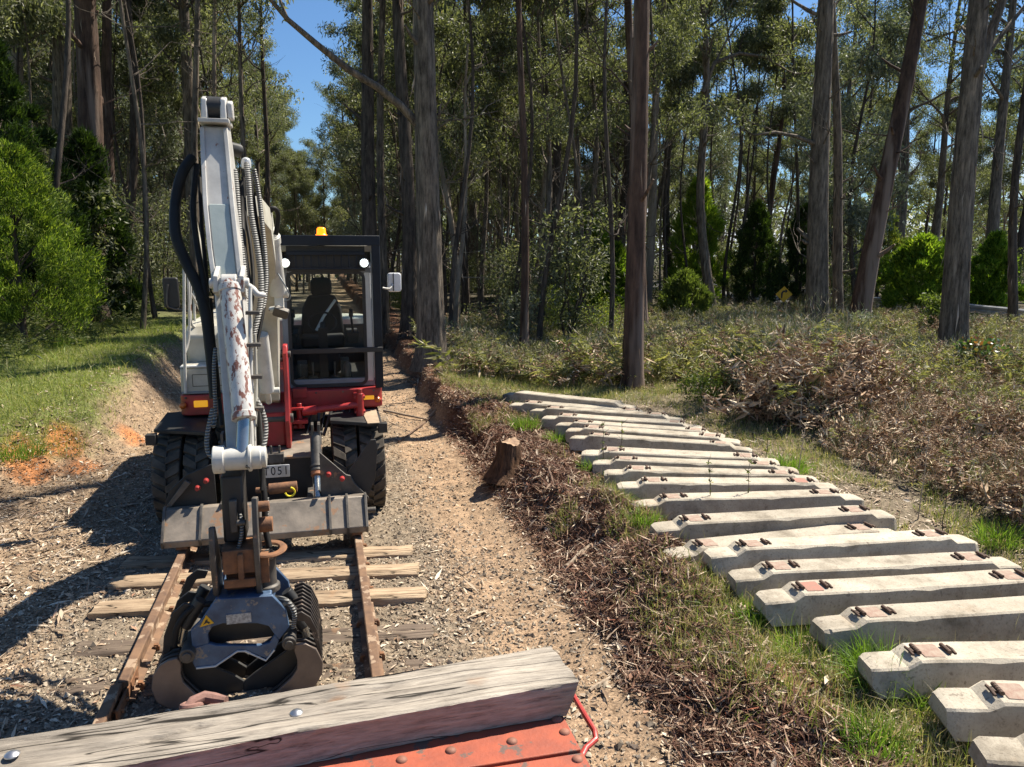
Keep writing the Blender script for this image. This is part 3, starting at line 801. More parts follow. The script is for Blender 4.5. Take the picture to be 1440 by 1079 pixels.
hero(24, 440, 1, 18, 0, .74, 'pale', 'cream barked trunk at the far left above the green bush', 17, .1, dist=34, seed=26, branches=[([(30, 60, 0), (45, 25, 0), (62, 0, 0), (80, -30, 0)], .16, False)])
hero(272, 430, 1, 276, 0, .27, 'grey', 'slender grey trunk seen directly behind the excavator arm', 15, .06, dist=28, seed=27)
hero(305, 430, 1, 302, 0, .22, 'pale', 'pale thin trunk rising out of the top of the excavator arm', 14, .05, dist=30, seed=28, branches=[([(306, 80, 0), (318, 62, 0), (326, 50, 0)], .03, False)])
hero(349, 430, 1, 337, 0, .24, 'grey', 'thin grey trunk right of the excavator arm with small side branches', 14, .05, dist=30, seed=29, branches=[([(345, 130, 0), (356, 118, 0), (372, 112, 0)], .03, False)])
hero(375, 430, 1, 368, 0, .24, 'dark', 'thin dark trunk at the left edge of the sky gap', 14, .1, dist=32, seed=30)

# background forest
pts_used = [Vector((o.location.x, o.location.y)) for o in col.objects if o.name.startswith('gum_tree')]
def try_spot(x, y, dmin):
    for q in pts_used:
        if (q.x - x) ** 2 + (q.y - y) ** 2 < dmin * dmin: return False
    pts_used.append(Vector((x, y))); return True
frnd = random.Random(42)
cnt = 0
ZL = [('background gum tree standing in the forest left of the track', 'gum trees of the left forest'),
      ('background gum tree in the middle forest between the cab and the straight brown trunk', 'gum trees of the middle forest'),
      ('background gum tree in the open forest at the right', 'gum trees of the right forest')]
tries = 0
while cnt < 250 and tries < 9000:
    tries += 1
    th = math.radians(frnd.uniform(-23, 51)); r = 23 + 72 * frnd.random() ** .85
    x = r * math.sin(th); y = r * math.cos(th)
    if abs(x - TC) < 3.6 and r > 10: continue
    if th > math.radians(26) and r < 33: continue
    if road_mask(np.array(x), np.array(y)) > .1: continue
    # glimpse of sky beside the track
    if th < math.radians(-.9) and th > math.radians(-2.5) and x > -7 and r > 38: continue
    dens = 3.2 if th < math.radians(24) else 4.3
    if not try_spot(x, y, dens): continue
    k = frnd.choice([0, 1, 1, 2, 3, 3, 4, 5, 6, 6, 7]) if th < math.radians(24) else frnd.choice([0, 1, 2, 3, 4, 5, 6, 7, 7])
    tm, cmh, H = gums[k]
    zn = ZL[0] if x < TC else (ZL[1] if th < math.radians(22) else ZL[2])
    place('background_gum_tree', 'tree', zn[0], zn[1], (('trunk', tm), ('crown', cmh)), (x, y, gz(x, y)), frnd.uniform(0, 6.28), frnd.uniform(.72, 1.12))
    cnt += 1

cnt = 0
while cnt < 90:
    th = math.radians(frnd.uniform(-20, 34)); r = 21 + 40 * frnd.random(); x = r * math.sin(th); y = r * math.cos(th)
    if abs(x - TC) < 3.2 or (th > math.radians(22) and r < 30) or road_mask(np.array(x), np.array(y)) > .1 or not try_spot(x, y, 1.1): continue
    if math.radians(-2.8) < th < math.radians(-.6): continue
    tm, cmh, H = gums[frnd.choice([8, 8, 9])]; lft = x < TC
    o = place('pole_gum', 'tree', 'thin bare stemmed young gum among the bigger trunks ' + ('left of the track' if lft else 'right of the track'), 'thin young gums ' + ('left of the track' if lft else 'right of the track'), (('trunk', tm), ('crown', cmh)), (x, y, gz(x, y)), frnd.uniform(0, 6.28), frnd.uniform(.8, 1.2))
    o.rotation_euler = (frnd.gauss(0, .04), frnd.gauss(0, .04), o.rotation_euler.z); cnt += 1
for k in range(20):
    y = frnd.uniform(60, 92); x = TC + frnd.uniform(-4.5, 4.5)
    if k < 11: x = TC + frnd.uniform(-3.6, 5)
    tm, cmh, H = gums[frnd.choice([3, 5, 6])]
    place('background_gum_tree', 'tree', 'shorter gum tree closing off the far end of the track corridor', 'gum trees at the far end of the track', (('trunk', tm), ('crown', cmh)), (x, y, gz(x, y)), frnd.uniform(0, 6.28), frnd.uniform(.55, .74))
# saplings and tall shrubs under the trees
def make_shrub(seed, H, R, n, L, W, leafm, stems=5, droop=.1):
    rnd = random.Random(seed); g = np.random.default_rng(seed); mb = MB(); cs = []
    for k in range(stems):
        a = rnd.uniform(0, 6.28); d = Vector((math.cos(a) * .35 * R / H * 2, math.sin(a) * .35 * R / H * 2, 1))
        p = [Vector((0, 0, -.1))]
        for i in range(4): p.append(p[-1] + (d + Vector((rnd.gauss(0, .12), rnd.gauss(0, .12), 0))) * H / 4.4); cs += [tuple(p[-1])]
        mb.tube(p, [.035 * H / 3, .028 * H / 3, .02 * H / 3, .012 * H / 3, .004], 5, caps=False)
    for k in range(26):
        h = rnd.uniform(.15, .95); a = rnd.uniform(0, 6.28); rr = R * (1 - .55 * h) * rnd.uniform(.3, 1); cs.append((math.cos(a) * rr, math.sin(a) * rr, H * h))
    V, F = clump_leaves(cs, [R * rnd.uniform(.25, .5) for _ in cs], n // len(cs), L, W, g, droop)
    tm = mb.mesh('stems', smooth=60); tm.materials.append(bark_dark)
    cmh = quads_mesh('foliage', V, F); cmh.materials.append(leafm)
    return tm, cmh
shr = [make_shrub(1, 3.2, 1.4, 3200, .13, .045, gum_leaf), make_shrub(2, 2.2, 1.2, 3000, .10, .035, wattle_leaf), make_shrub(3, 4.5, 1.5, 2600, .14, .04, gum_leaf, 3, .5), make_shrub(4, 1.3, .9, 2200, .08, .03, wattle_leaf)]
cnt = 0
while cnt < 92:
    th = math.radians(frnd.uniform(-23, 51)); r = 21 + 45 * frnd.random()
    x = r * math.sin(th); y = r * math.cos(th)
    if abs(x - TC) < 3.4: continue
    if th > math.radians(24) and r < 27: continue
    if road_mask(np.array(x), np.array(y)) > .1 or (th > math.radians(30) and r < 34 and frnd.random() < .6): continue
    k = frnd.choice([0, 1, 3, 3]) if x > TC and frnd.random() < .6 else frnd.choice([0, 0, 1, 2, 3]); tm, cmh = shr[k]
    side = 'left of the track' if x < TC else ('in the middle forest' if th < math.radians(22) else 'at the right of the clearing')
    place('undergrowth_shrub', 'shrub', 'dull green undergrowth shrub beneath the trees ' + side, 'undergrowth shrubs ' + side, (('stems', tm), ('foliage', cmh)), (x, y, gz(x, y)), frnd.uniform(0, 6.28), frnd.uniform(.7, 1.3)); cnt += 1

# bright feathery bushes
def make_ballart(seed, H, R, n, leafm, pointy=.6, L=.22, W=.022, low=.08):
    g = np.random.default_rng(seed); rnd = random.Random(seed)
    nc = 84; cs = []; rs = []
    for k in range(nc):
        h = (k + .5) / nc; a = k * 2.4 + rnd.uniform(-.3, .3)
        prof = (math.sin(PI * min(1, .12 + h * .88) ** .75)) ** .7 * (1 - pointy * h * .7) + .05
        lump = 1 + .12 * math.sin(3 * a + h * 9) + rnd.uniform(-.5, .22)
        rr = R * prof * lump; cs.append((math.cos(a) * rr * .85, math.sin(a) * rr * .85, H * (low + (.98 - low) * h))); rs.append(R * rnd.uniform(.12, .32) * (1 - .35 * h))
    per = n // nc; c = np.repeat(np.array(cs), per, 0); r = np.repeat(np.array(rs), per); m_ = len(c)
    u = unit(g.normal(size=(m_, 3))); rad_ = g.random(m_) ** .5 * r
    P = c + u * rad_[:, None]
    outv = c.copy(); outv[:, 2] = 0; outv = unit(outv)
    D = outv * .5 + g.normal(size=(m_, 3)) * .45 + np.array([0, 0, .75])
    V, F = blades(P, D, L * g.uniform(.6, 1.3, m_), W * g.uniform(.7, 1.4, m_), g)
    # inner filling sprays, sparser
    mb = MB(); mb.tube([(0, 0, -.2), (0, 0, H * .4), (.05, 0, H * .9)], [.09 * H / 5, .06 * H / 5, .01], 8)
    for k in range(0, nc, 3): q = cs[k]; mb.tube([(0, 0, max(.1, q[2] - R * .5)), (q[0] * .5, q[1] * .5, q[2] - R * .2), q], [.02, .014, .005], 4, caps=False)
    tm = mb.mesh('stems', smooth=60); tm.materials.append(bark_dark)
    cmh = quads_mesh('foliage', V, F); cmh.materials.append(leafm)
    return tm, cmh
def bush(px, pyb, dist, pyt, wpx, seed, n, label, leafm=None, pointy=.6, name='feathery_bush', L=.22, W=.022, cat='bush', low=.08):
    p = atY(px, pyb, dist); p.z = gz(p.x, p.y); t = atY(px, pyt, dist)
    H = t.z - p.z; d = (p - Vector((0, 0, CZ))).length
    R = wpx / F_PX * (p.x * math.sin(YAW) + p.y * math.cos(YAW)) / 2
    tm, f = make_ballart(seed, H, R * .95, n, leafm or bright_leaf, pointy, L, W, low)
    return place(name, cat, label, None, (('stems', tm), ('foliage', f)), p, 0, 1)
bigbush_leaf = leafmat('feathery yellow green sprays', [(0, (.012, .028, .004)), (.4, (.04, .075, .01)), (.7, (.13, .20, .025)), (.9, (.34, .42, .06)), (1, (.45, .5, .1))], .3, .55, .25)
sun_painted_leaf = leafmat('green sprays with painted sunlight', [(0, (.04, .075, .008)), (.35, (.12, .20, .02)), (.7, (.26, .36, .045)), (1, (.42, .48, .08))], .5, .5, .3)  # leaves coloured brighter in place of sunlight missing on these bushes
bush(34, 470, 17.5, 205, 215, 1, 62000, 'big bright green feathery bush on the left bank, nearest of the green bushes', pointy=.45, L=.11, W=.016, low=.17, leafm=bigbush_leaf)
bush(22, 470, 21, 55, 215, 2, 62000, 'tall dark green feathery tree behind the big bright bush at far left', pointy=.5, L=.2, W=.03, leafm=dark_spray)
bush(140, 455, 22.5, 190, 110, 12, 26000, 'dark narrow feathery tree between the big bright bush and the reddish trunk', pointy=.5, L=.22, W=.03, leafm=dark_spray)
bush(832, 425, 30, 290, 70, 3, 14000, 'small bright green conical bush left of the straight brown trunk', L=.26, W=.04, leafm=sun_painted_leaf)
bush(866, 420, 28, 345, 50, 4, 9000, 'short bright green bush touching the left side of the straight brown trunk', L=.22, W=.04, leafm=sun_painted_leaf)
bush(978, 425, 33, 252, 88, 5, 18000, 'bright green bush behind the curved slim grey trunk', L=.28, W=.045, leafm=sun_painted_leaf)
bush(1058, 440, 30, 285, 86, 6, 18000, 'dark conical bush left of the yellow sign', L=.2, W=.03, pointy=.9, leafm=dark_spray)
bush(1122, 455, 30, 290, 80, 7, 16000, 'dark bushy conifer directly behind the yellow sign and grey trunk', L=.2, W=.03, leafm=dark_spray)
bush(1288, 478, 25, 335, 120, 8, 26000, 'round bright green bush left of the splitting trunk', L=.18, W=.05, leafm=sun_painted_leaf, pointy=.3)
bush(1386, 480, 25, 330, 84, 9, 20000, 'bright green bush right of the splitting trunk', L=.2, W=.045, leafm=sun_painted_leaf, pointy=.5)
bush(962, 440, 25, 385, 82, 10, 12000, 'yellow tipped olive shrub at the edge of the clearing', leafm=wattle_leaf, pointy=.3, L=.17, W=.035)
bush(1232, 430, 34, 290, 80, 11, 12000, 'pale green shrub behind the leaning brown trunk', leafm=wattle_leaf, pointy=.4, L=.2, W=.05)
# leafy low plants in the clearing
def leafy(px, py, z, R, H, n, label, leafm, L=.09, W=.05, seed=1):
    p = atz(px, py, z); p.z = gz(p.x, p.y)
    tm, f = make_shrub(seed, H, R, n, L, W, leafm, 5, .2)
    place('leafy_plant', 'plant', label, None, (('stems', tm), ('foliage', f)), p)
glossy = leafmat('glossy blue green leaves', [(0, (.03, .06, .025)), (.6, (.07, .13, .05)), (1, (.14, .2, .1))], .25, .25, .7)
leafy(1150, 515, .6, .75, .8, 2600, 'round clump of glossy dark green leaves below the upright grey trunk', glossy, .12, .07, 11)
leafy(1375, 525, .6, .7, .8, 1700, 'clump of glossy leaves with red tips below the splitting trunk', leafmat('red tipped leaves', [(0, (.04, .08, .03)), (.6, (.09, .15, .05)), (.86, (.24, .12, .05)), (1, (.34, .13, .06))], .3, .3, .6), .12, .07, 12)
leafy(1312, 470, .6, .5, 1.3, 1500, 'upright pale green sapling beside the splitting trunk', wattle_leaf, .12, .05, 13)
leafy(1215, 470, .6, .6, .7, 1200, 'low grey leaved plant at the foot of the leaning trunk', gum_leaf_grey, .1, .05, 14)
leafy(985, 545, .5, .5, .5, 1200, 'low olive bush behind the far concrete sleepers', wattle_leaf, .07, .03, 15)
leafy(800, 500, .5, .6, .7, 1500, 'ferny green bush left of the straight brown trunk base', wattle_leaf, .12, .03, 16)
leafy(735, 470, .6, .7, 1.6, 1500, 'grey green sapling in front of the shaggy thin trunk', gum_leaf_grey, .1, .035, 17)

# far wood closing the view
g = np.random.default_rng(9)
n = 52000; th = np.radians(g.uniform(-30, 58, n)); r = g.uniform(98, 150, n)
x = r * np.sin(th); y = r * np.cos(th)
hh = 11 + 5 * vnoise(th * 30, r * .04); P0 = g.random(n) ** .8 * hh
keep = ~((np.abs(x - TC) < 7) & (P0 > 9))
P = np.stack([x, y, ground(x, y) + P0], 1)[keep]
D = g.normal(size=P.shape); D[:, 2] -= .5
V, F = blades(P, D, g.uniform(.5, 1.2, len(P)), g.uniform(.25, .5, len(P)), g)
fw_ = link_mesh('far_wood', quads_mesh('far_wood', V, F), gum_leaf)
tag(fw_, 'distant dense gum forest behind the nearer trunks', kind='stuff')
# ------------------------------------------------------------------ shared hard materials
M = {}
M['rust'] = pmat('rusty rail steel', (.20, .115, .065), (.09, .05, .032), 9, .8, .1, .5, wear=((.30, .21, .14), .56, 6))
M['rusty'] = pmat('orange rusted steel', (.26, .12, .055), (.10, .05, .03), 12, .8, .1, .5)
M['steel'] = pmat('worn dark steel', (.12, .108, .095), (.05, .045, .04), 7, .55, .35, .4, wear=((.22, .13, .08), .62, 9))
M['blade'] = pmat('dusty scraped blade steel', (.27, .225, .18), (.13, .11, .09), 5, .6, .2, .4, wear=((.26, .15, .085), .56, 4))
M['black'] = pmat('black steel paint', (.03, .028, .026), (.012, .012, .012), 6, .55, 0, .15, wear=((.12, .10, .08), .70, 14))
M['navy'] = pmat('dark blue black cab guard paint', (.014, .019, .028), (.008, .010, .014), 4, .5, 0, .08, wear=((.10, .11, .12), .73, 20), spec=.25)
M['white'] = pmat('chipped white machine paint', (.60, .585, .54), (.42, .40, .35), 5, .42, 0, .15, wear=((.16, .07, .045), .66, 11))
M['arm'] = pmat('chipped white arm paint', (.56, .545, .51), (.36, .345, .32), 4, .4, 0, .15, wear=((.22, .09, .055), .635, 13, (1, 1, .4)))
M['worncyl'] = pmat('flaking white cylinder paint', (.60, .58, .55), (.48, .46, .42), 5, .4, .0, .3, wear=((.20, .085, .06), .525, 22, (1.6, 1, .5)))
M['beige'] = pmat('beige machine panels', (.50, .48, .41), (.33, .30, .235), 3.5, .45, 0, .1, wear=((.22, .19, .15), .70, 9))
M['red'] = pmat('red chassis paint', (.42, .030, .03), (.22, .030, .025), 5, .38, 0, .1, wear=((.10, .05, .04), .72, 12))
M['redoxide'] = pmat('worn orange red wagon paint', (.36, .078, .036), (.22, .052, .030), 9, .7, 0, .5, wear=((.12, .075, .06), .57, 10))
M['rubber'] = pmat('dusty tyre rubber', (.125, .105, .082), (.035, .031, .027), 7, .9, 0, .5, spec=.2)
M['hose'] = pmat('black hydraulic hose', (.024, .022, .020), (.012, .011, .010), 9, .6, 0, .1, spec=.2)
m, nt, b = new_mat('grey spiral guard hose')
tc_ = nt.nodes.new('ShaderNodeTexCoord'); wv = nt.nodes.new('ShaderNodeTexWave'); wv.bands_direction = 'Z'; wv.inputs['Scale'].default_value = 18
nt.links.new(tc_.outputs['Object'], wv.inputs['Vector'])
rr_ = ramp(nt, wv.outputs[0], [(.25, (.05, .05, .047)), (.6, (.24, .235, .22))]); nt.links.new(rr_.outputs[0], b.inputs['Base Color']); b.inputs['Roughness'].default_value = .5
bump(nt, b, wv.outputs[0], .8, .01); M['spiral'] = m
M['chrome'] = pmat('chrome rod', (.50, .50, .47), (.36, .37, .34), 3, .25, .9, 0)
M['grey'] = pmat('grey painted frame', (.20, .22, .24), (.14, .15, .165), 4, .4, 0, .08)
M['silver'] = pmat('pale cab pillar', (.58, .60, .60), (.45, .46, .46), 4, .35, .1, .08)
M['blue'] = pmat('blue grapple paint', (.075, .13, .22), (.035, .06, .11), 9, .5, .1, .2, wear=((.20, .185, .165), .60, 13))
M['clawface_lit'] = pmat('brown scraped claw face with painted light', (.21, .155, .12), (.11, .085, .07), 5, .45, .2, .3)  # lighter copy of the claw steel, painting light onto the front tines
M['claw'] = pmat('scraped grapple steel', (.085, .068, .056), (.035, .03, .027), 6, .5, .4, .3, wear=((.20, .14, .10), .6, 8))
M['seat'] = pmat('black seat cloth', (.018, .018, .02), (.01, .01, .011), 12, .85, 0, .2)
M['yellow'] = pmat('yellow sign paint', (.75, .42, .015), (.6, .33, .01), 5, .5, 0, .05)
def emis(name, c, s, base=None):
    m, nt, b = new_mat(name); b.inputs['Base Color'].default_value = (*(base or c), 1); b.inputs['Emission Color'].default_value = (*c, 1); b.inputs['Emission Strength'].default_value = s; b.inputs['Roughness'].default_value = .25; return m
M['lamp'] = emis('lit white work lamp', (.82, .93, 1), 7)
M['beacon'] = emis('lit amber beacon', (1, .20, .0), 1.5, (.8, .22, .01))
M['amber'] = emis('amber lens', (1, .45, .02), .25, (.75, .38, .03))
M['orange'] = pmat('orange lens', (.55, .14, .02), (.4, .09, .01), 5, .3, 0, 0)
m, nt, b = new_mat('cab glass')
tr = nt.nodes.new('ShaderNodeBsdfTransparent'); tr.inputs[0].default_value = (.92, .95, .94, 1)
gl = nt.nodes.new('ShaderNodeBsdfGlossy'); gl.inputs['Roughness'].default_value = .03
fr = nt.nodes.new('ShaderNodeFresnel'); fr.inputs[0].default_value = 1.17
ms = nt.nodes.new('ShaderNodeMixShader'); nt.links.new(fr.outputs[0], ms.inputs[0]); nt.links.new(tr.outputs[0], ms.inputs[1]); nt.links.new(gl.outputs[0], ms.inputs[2])
nt.links.new(ms.outputs[0], nt.nodes['Material Output'].inputs[0]); M['glass'] = m
# concrete
m, nt, b = new_mat('weathered sleeper concrete')
oi = nt.nodes.new('ShaderNodeObjectInfo'); tco = nt.nodes.new('ShaderNodeTexCoord'); vm = nt.nodes.new('ShaderNodeVectorMath'); vm.operation = 'MULTIPLY_ADD'; vm.inputs[1].default_value = (37, 37, 37)
cxyz = nt.nodes.new('ShaderNodeCombineXYZ')
for k_ in range(3): nt.links.new(oi.outputs['Random'], cxyz.inputs[k_])
nt.links.new(cxyz.outputs[0], vm.inputs[0]); nt.links.new(tco.outputs['Object'], vm.inputs[2])
n1 = noise(nt, 3.2, 7, .65, vec=vm.outputs[0]); n2 = noise(nt, 60, 5, .7, vec=vm.outputs[0])
r1 = ramp(nt, n1.outputs[0], [(.3, (.20, .17, .13)), (.46, (.37, .325, .26)), (.7, (.49, .44, .355))])
r2 = ramp(nt, n2.outputs[0], [(.28, (.55, .53, .5)), (.45, (1, 1, 1)), (.75, (1.12, 1.12, 1.12))])
o_ = mixc(nt, 1, r1.outputs[0], r2.outputs[0], 'MULTIPLY')
tv = nt.nodes.new('ShaderNodeMapRange'); tv.inputs[3].default_value = .86; tv.inputs[4].default_value = 1.1; nt.links.new(oi.outputs['Random'], tv.inputs[0])
cb = nt.nodes.new('ShaderNodeVectorMath'); cb.operation = 'SCALE'; nt.links.new(o_, cb.inputs[0]); nt.links.new(tv.outputs[0], cb.inputs['Scale'])
st = noise(nt, 2.1, 6, .7, vec=vm.outputs[0]); sf = ramp(nt, st.outputs[0], [(.58, (0, 0, 0)), (.72, (.55, .55, .55))])
o_ = mixc(nt, sf.outputs[0], cb.outputs[0], (.30, .20, .12))
ms_ = noise(nt, 4.3, 7, .75, vec=vm.outputs[0]); mf = ramp(nt, ms_.outputs[0], [(.27, (.8, .8, .8)), (.36, (0, 0, 0))]); o_ = mixc(nt, mf.outputs[0], o_, (.13, .13, .075))
pit = noise(nt, 22, 3, .5, vec=vm.outputs[0]); pf = ramp(nt, pit.outputs[0], [(.66, (0, 0, 0)), (.70, (.6, .6, .6))]); o_ = mixc(nt, pf.outputs[0], o_, (.16, .13, .10))
nt.links.new(o_, b.inputs['Base Color']); b.inputs['Roughness'].default_value = .9; b.inputs['Specular IOR Level'].default_value = .2
bump(nt, b, n2.outputs[0], .7, .006); M['concrete'] = m
def woodmat(name, light, mid, dark, sx=.25, sc=14, crack=True):
    m, nt, b = new_mat(name)
    n1 = noise(nt, sc, 8, .7, stretch=(sx, 1.6, 1.6)); n2 = noise(nt, 2.2, 4, .6, stretch=(.6, 1, 1))
    r = ramp(nt, n1.outputs[0], [(.28, dark), (.45, mid), (.68, light)])
    r2 = ramp(nt, n2.outputs[0], [(.3, (.62, .60, .58)), (.7, (1.2, 1.18, 1.15))])
    o = mixc(nt, 1, r.outputs[0], r2.outputs[0], 'MULTIPLY')
    if crack:
        n3 = noise(nt, 5.5, 3, .5, stretch=(.10, 1.6, 1.6))
        f = ramp(nt, n3.outputs[0], [(.488, (0, 0, 0)), (.497, (1, 1, 1)), (.503, (1, 1, 1)), (.512, (0, 0, 0))])
        o = mixc(nt, f.outputs[0], o, tuple(x * .3 for x in dark))
        st = noise(nt, 3.0, 3, .5, stretch=(1, 1, 1)); sf = ramp(nt, st.outputs[0], [(.70, (0, 0, 0)), (.76, (.5, .5, .5))])
        o = mixc(nt, sf.outputs[0], o, (.36, .19, .09))
    nt.links.new(o, b.inputs['Base Color']); b.inputs['Roughness'].default_value = .9; b.inputs['Specular IOR Level'].default_value = .15
    bump(nt, b, n1.outputs[0], .8, .012); return m
M['oldwood'] = woodmat('silvery weathered timber', (.42, .375, .32), (.27, .24, .205), (.085, .073, .062), .17, 34)
M['sleeperwood'] = woodmat('bleached sleeper timber', (.46, .36, .25), (.30, .22, .15), (.10, .075, .05), .2, 12)
M['darkwood'] = woodmat('damp grey sleeper timber', (.20, .16, .12), (.13, .10, .08), (.05, .04, .03), .2, 12)
M['stump'] = woodmat('stump wood', (.34, .20, .11), (.20, .11, .065), (.06, .035, .022), 1, 14, False)

# ------------------------------------------------------------------ railway track
RT = .15
rail_prof = [(-.065, 0), (.065, 0), (.065, .010), (.012, .026), (.011, .100), (.034, .112), (.034, .142), (.028, .150), (-.028, .150), (-.034, .142), (-.034, .112), (-.011, .100), (-.012, .026), (-.065, .010)]
SPK = [4.55, 5.22, 5.74, 6.36, 6.90, 7.38]
def rail(x0, ya, yb, label, jog=0):
    root = empty('rail', (x0, ya, 0), label, 'rail', 'track rails')
    mb = MB(); mb.prism([(x0 + u, v) for u, v in rail_prof], ya, yb, 'y'); mb.build('rail_bar', M['rust'], root, .003)
    fp = MB()
    for s in (-1, 1): fp.box(x0 + s * .014, x0 + s * .032, ya - .28 + .02, ya + .28, .03, .098)
    for k in range(4):
        yy = ya - .2 + k * .13
        fp.cyl((x0 - .05, yy, .062), (x0 + .05, yy, .062), .013, n=6)
    fp.build('joint_bar', M['rusty'], root, .002)
    for yy in SPK:
        if ya < yy < yb:
            for s in (-1, 1):
                sp = MB(); q = x0 + s * .078; sp.box(q - .012, q + .012, yy - .012, yy + .012, -.02, .03); sp.box(q - .016 - s * .012, q + .016 - s * .012, yy - .018, yy + .018, .03, .045); sp.build('spike', M['rusty'], root, .003)
    return root
rail(-1.345, 5.05, 34, 'left hand rusty rail running from the joint towards the excavator')
rail(-1.375, 1.6, 5.04, 'nearer left hand rail length between the timber beam and the joint')
rail(.255, 3.3, 34, 'right hand rusty rail running under the excavator blade')
rail(.262, -4, 3.29, 'right hand rail length under the red wagon')
def timber_mesh(L, W, H, seed, mat, name='timber_sleeper'):
    rnd = random.Random(seed); mb = MB(); n = 14
    vs = []; rows = []
    prof = [(-.5, 0), (-.5, .9), (-.42, 1), (-.1, 1), (.06, .985), (.1, 1), (.42, 1), (.5, .9), (.5, 0)]
    for i in range(n + 1):
        x = -L / 2 + L * i / n; k = len(prof)
        for (u, v) in prof:
            vs.append((x + (rnd.uniform(-.02, .02) if i in (0, n) else 0), u * W + rnd.uniform(-.006, .006), v * H + (rnd.uniform(-.008, .006) if v > .5 else 0)))
    fs = []
    for i in range(n):
        for j in range(k - 1): fs.append((i * k + j, i * k + j + 1, (i + 1) * k + j + 1, (i + 1) * k + j))
    fs.append(tuple(range(k))); fs.append(tuple(n * k + j for j in range(k)))
    mb.add(vs, fs); me = mb.mesh(name, smooth=40); me.materials.append(mat); return me
tms = [timber_mesh(2.68, .23, .13, i, M['sleeperwood']) for i in range(3)] + [timber_mesh(2.62, .23, .13, 8, M['darkwood'])]
tl = [(7.38, 0, .012, 'bleached timber sleeper nearest the excavator blade'), (6.90, 1, .022, 'bleached timber sleeper, second out from the blade'), (6.36, 2, .03, 'widest pale timber sleeper with a split top, third out from the blade'),
      (5.74, 3, -.012, 'dark half buried timber sleeper beside the grapple'), (5.22, 3, -.022, 'mostly buried timber sleeper just ahead of the rail joint'), (4.55, 0, .0, 'timber sleeper partly hidden by the wagon beam')]
for y_, k, z_, lb in tl:
    o = bpy.data.objects.new('timber_sleeper', tms[k]); col.objects.link(o); o.location = (TC - .02, y_, -.122 + z_); o.rotation_euler = (0, 0, math.radians(-7.5)); tag(o, lb, 'railway sleeper', 'timber sleepers under the rails')
for k in range(44):
    y_ = 7.95 + k * .56
    o = bpy.data.objects.new('timber_sleeper', tms[k % 4]); col.objects.link(o); o.location = (TC, y_, -.168); o.rotation_euler = (0, 0, math.radians(-5 + random.uniform(-2, 2)))
    tag(o, 'old timber sleeper beneath and beyond the excavator', 'railway sleeper', 'timber sleepers under the rails')

# ------------------------------------------------------------------ concrete sleepers
def sleeper_body(seed, var):
    rnd = random.Random(seed); mb = MB(); L = 2.42; h = .205
    S = [(0, .07, .115, .05, .138), (.035, .088, .128, .0, .150), (.045, .09, .130, .0, .152), (.13, .091, .130, .0, .156), (.215, .092, .130, .0, .158), (.285, .098, .130, .0, .203), (.40, .100, .130, .0, h)]
    sts = [(s[0], *s[1:]) for s in S] + [(x, .101, .130, 0, h - .004 * math.sin((x - .4) / 1.62 * PI)) for x in np.linspace(.5, L - .5, 12)] + [(L - s[0], *s[1:]) for s in S[::-1]]
    vs = []; k = 10
    for (x, ht, hb, zb, zt) in sts:
        j = lambda a: rnd.gauss(0, a * .4)
        chip = .012 * (rnd.random() < .12)
        vs += [(x, -hb + zb * .35, zb), (x, -(hb + (ht - hb) * .35) + j(.0012), zt * .35), (x, -(hb + (ht - hb) * .8) + j(.0015), zt * .80), (x, -ht - .006 + j(.002), zt - .010 - chip + j(.002)), (x, -ht + .008 + chip, zt + j(.0015)),
               (x, ht - .008, zt + j(.0015)), (x, ht + .006 + j(.002), zt - .010 + j(.002)), (x, (hb + (ht - hb) * .8), zt * .80), (x, (hb + (ht - hb) * .35), zt * .35), (x, hb - zb * .35, zb)]
    fs = []
    for i in range(len(sts) - 1):
        for j_ in range(k):
            j2 = (j_ + 1) % k; fs.append((i * k + j_, i * k + j2, (i + 1) * k + j2, (i + 1) * k + j_))
    fs.append(tuple(range(k))); fs.append(tuple((len(sts) - 1) * k + j for j in range(k)))
    mb.add(vs, fs); me = mb.mesh('concrete_body', smooth=28); me.materials.append(M['concrete']); return me
bodies = [sleeper_body(i, 0) for i in range(4)]
def clip_mesh():
    mb = MB()
    for yy in (-.052, -.03, -.008, .014, .036):
        mb.cyl((0, yy, .022), (0, yy + .019, .022), .0175, .0165, 10)
    mb.box(-.030, .0, -.02, .02, 0, .018)
    mb.tube([(-.045, -.055, .008), (-.045, .0, .014), (-.045, .05, .008)], [.010, .013, .010], 8)
    me = mb.mesh('clip'); me.materials.append(M['clip']); return me
M['clip'] = pmat('dark rusted clip', (.12, .07, .048), (.045, .028, .02), 14, .7, .3, .3)
M['pad'] = pmat('rust stained rail pad', (.34, .27, .21), (.24, .13, .095), 22, .85, 0, .6)
M['padred'] = pmat('red stained rail pad', (.36, .16, .12), (.26, .15, .11), 22, .85, 0, .6)
cme = clip_mesh()
pb = MB(); pb.prism([(-.07, -.062), (.05, -.07), (.062, -.05), (.062, .058), (.05, .066), (-.07, .062)], 0, .004, 'z'); pme = pb.mesh('rail_pad'); pme.materials.append(M['pad'])
pme2 = pme.copy(); pme2.materials.clear(); pme2.materials.append(M['padred'])
sroot = empty('concrete_sleeper', (0, 0, 0), 'x', 'concrete sleeper', 'concrete sleepers laid out beside the track')
o = bpy.data.objects.new('concrete_body', bodies[0]); col.objects.link(o); o.parent = sroot
for sx_, s in ((.40, 1), (2.02, -1)):
    o = bpy.data.objects.new('rail_pad', pme); col.objects.link(o); o.parent = sroot; o.location = (sx_, 0, .2035)
    for q in (-1, 1):
        o = bpy.data.objects.new('clip', cme); col.objects.link(o); o.parent = sroot; o.location = (sx_ + q * .095, 0, .202); o.rotation_euler = (0, 0, 0 if q < 0 else PI); o.scale = (.85, .8, .72)
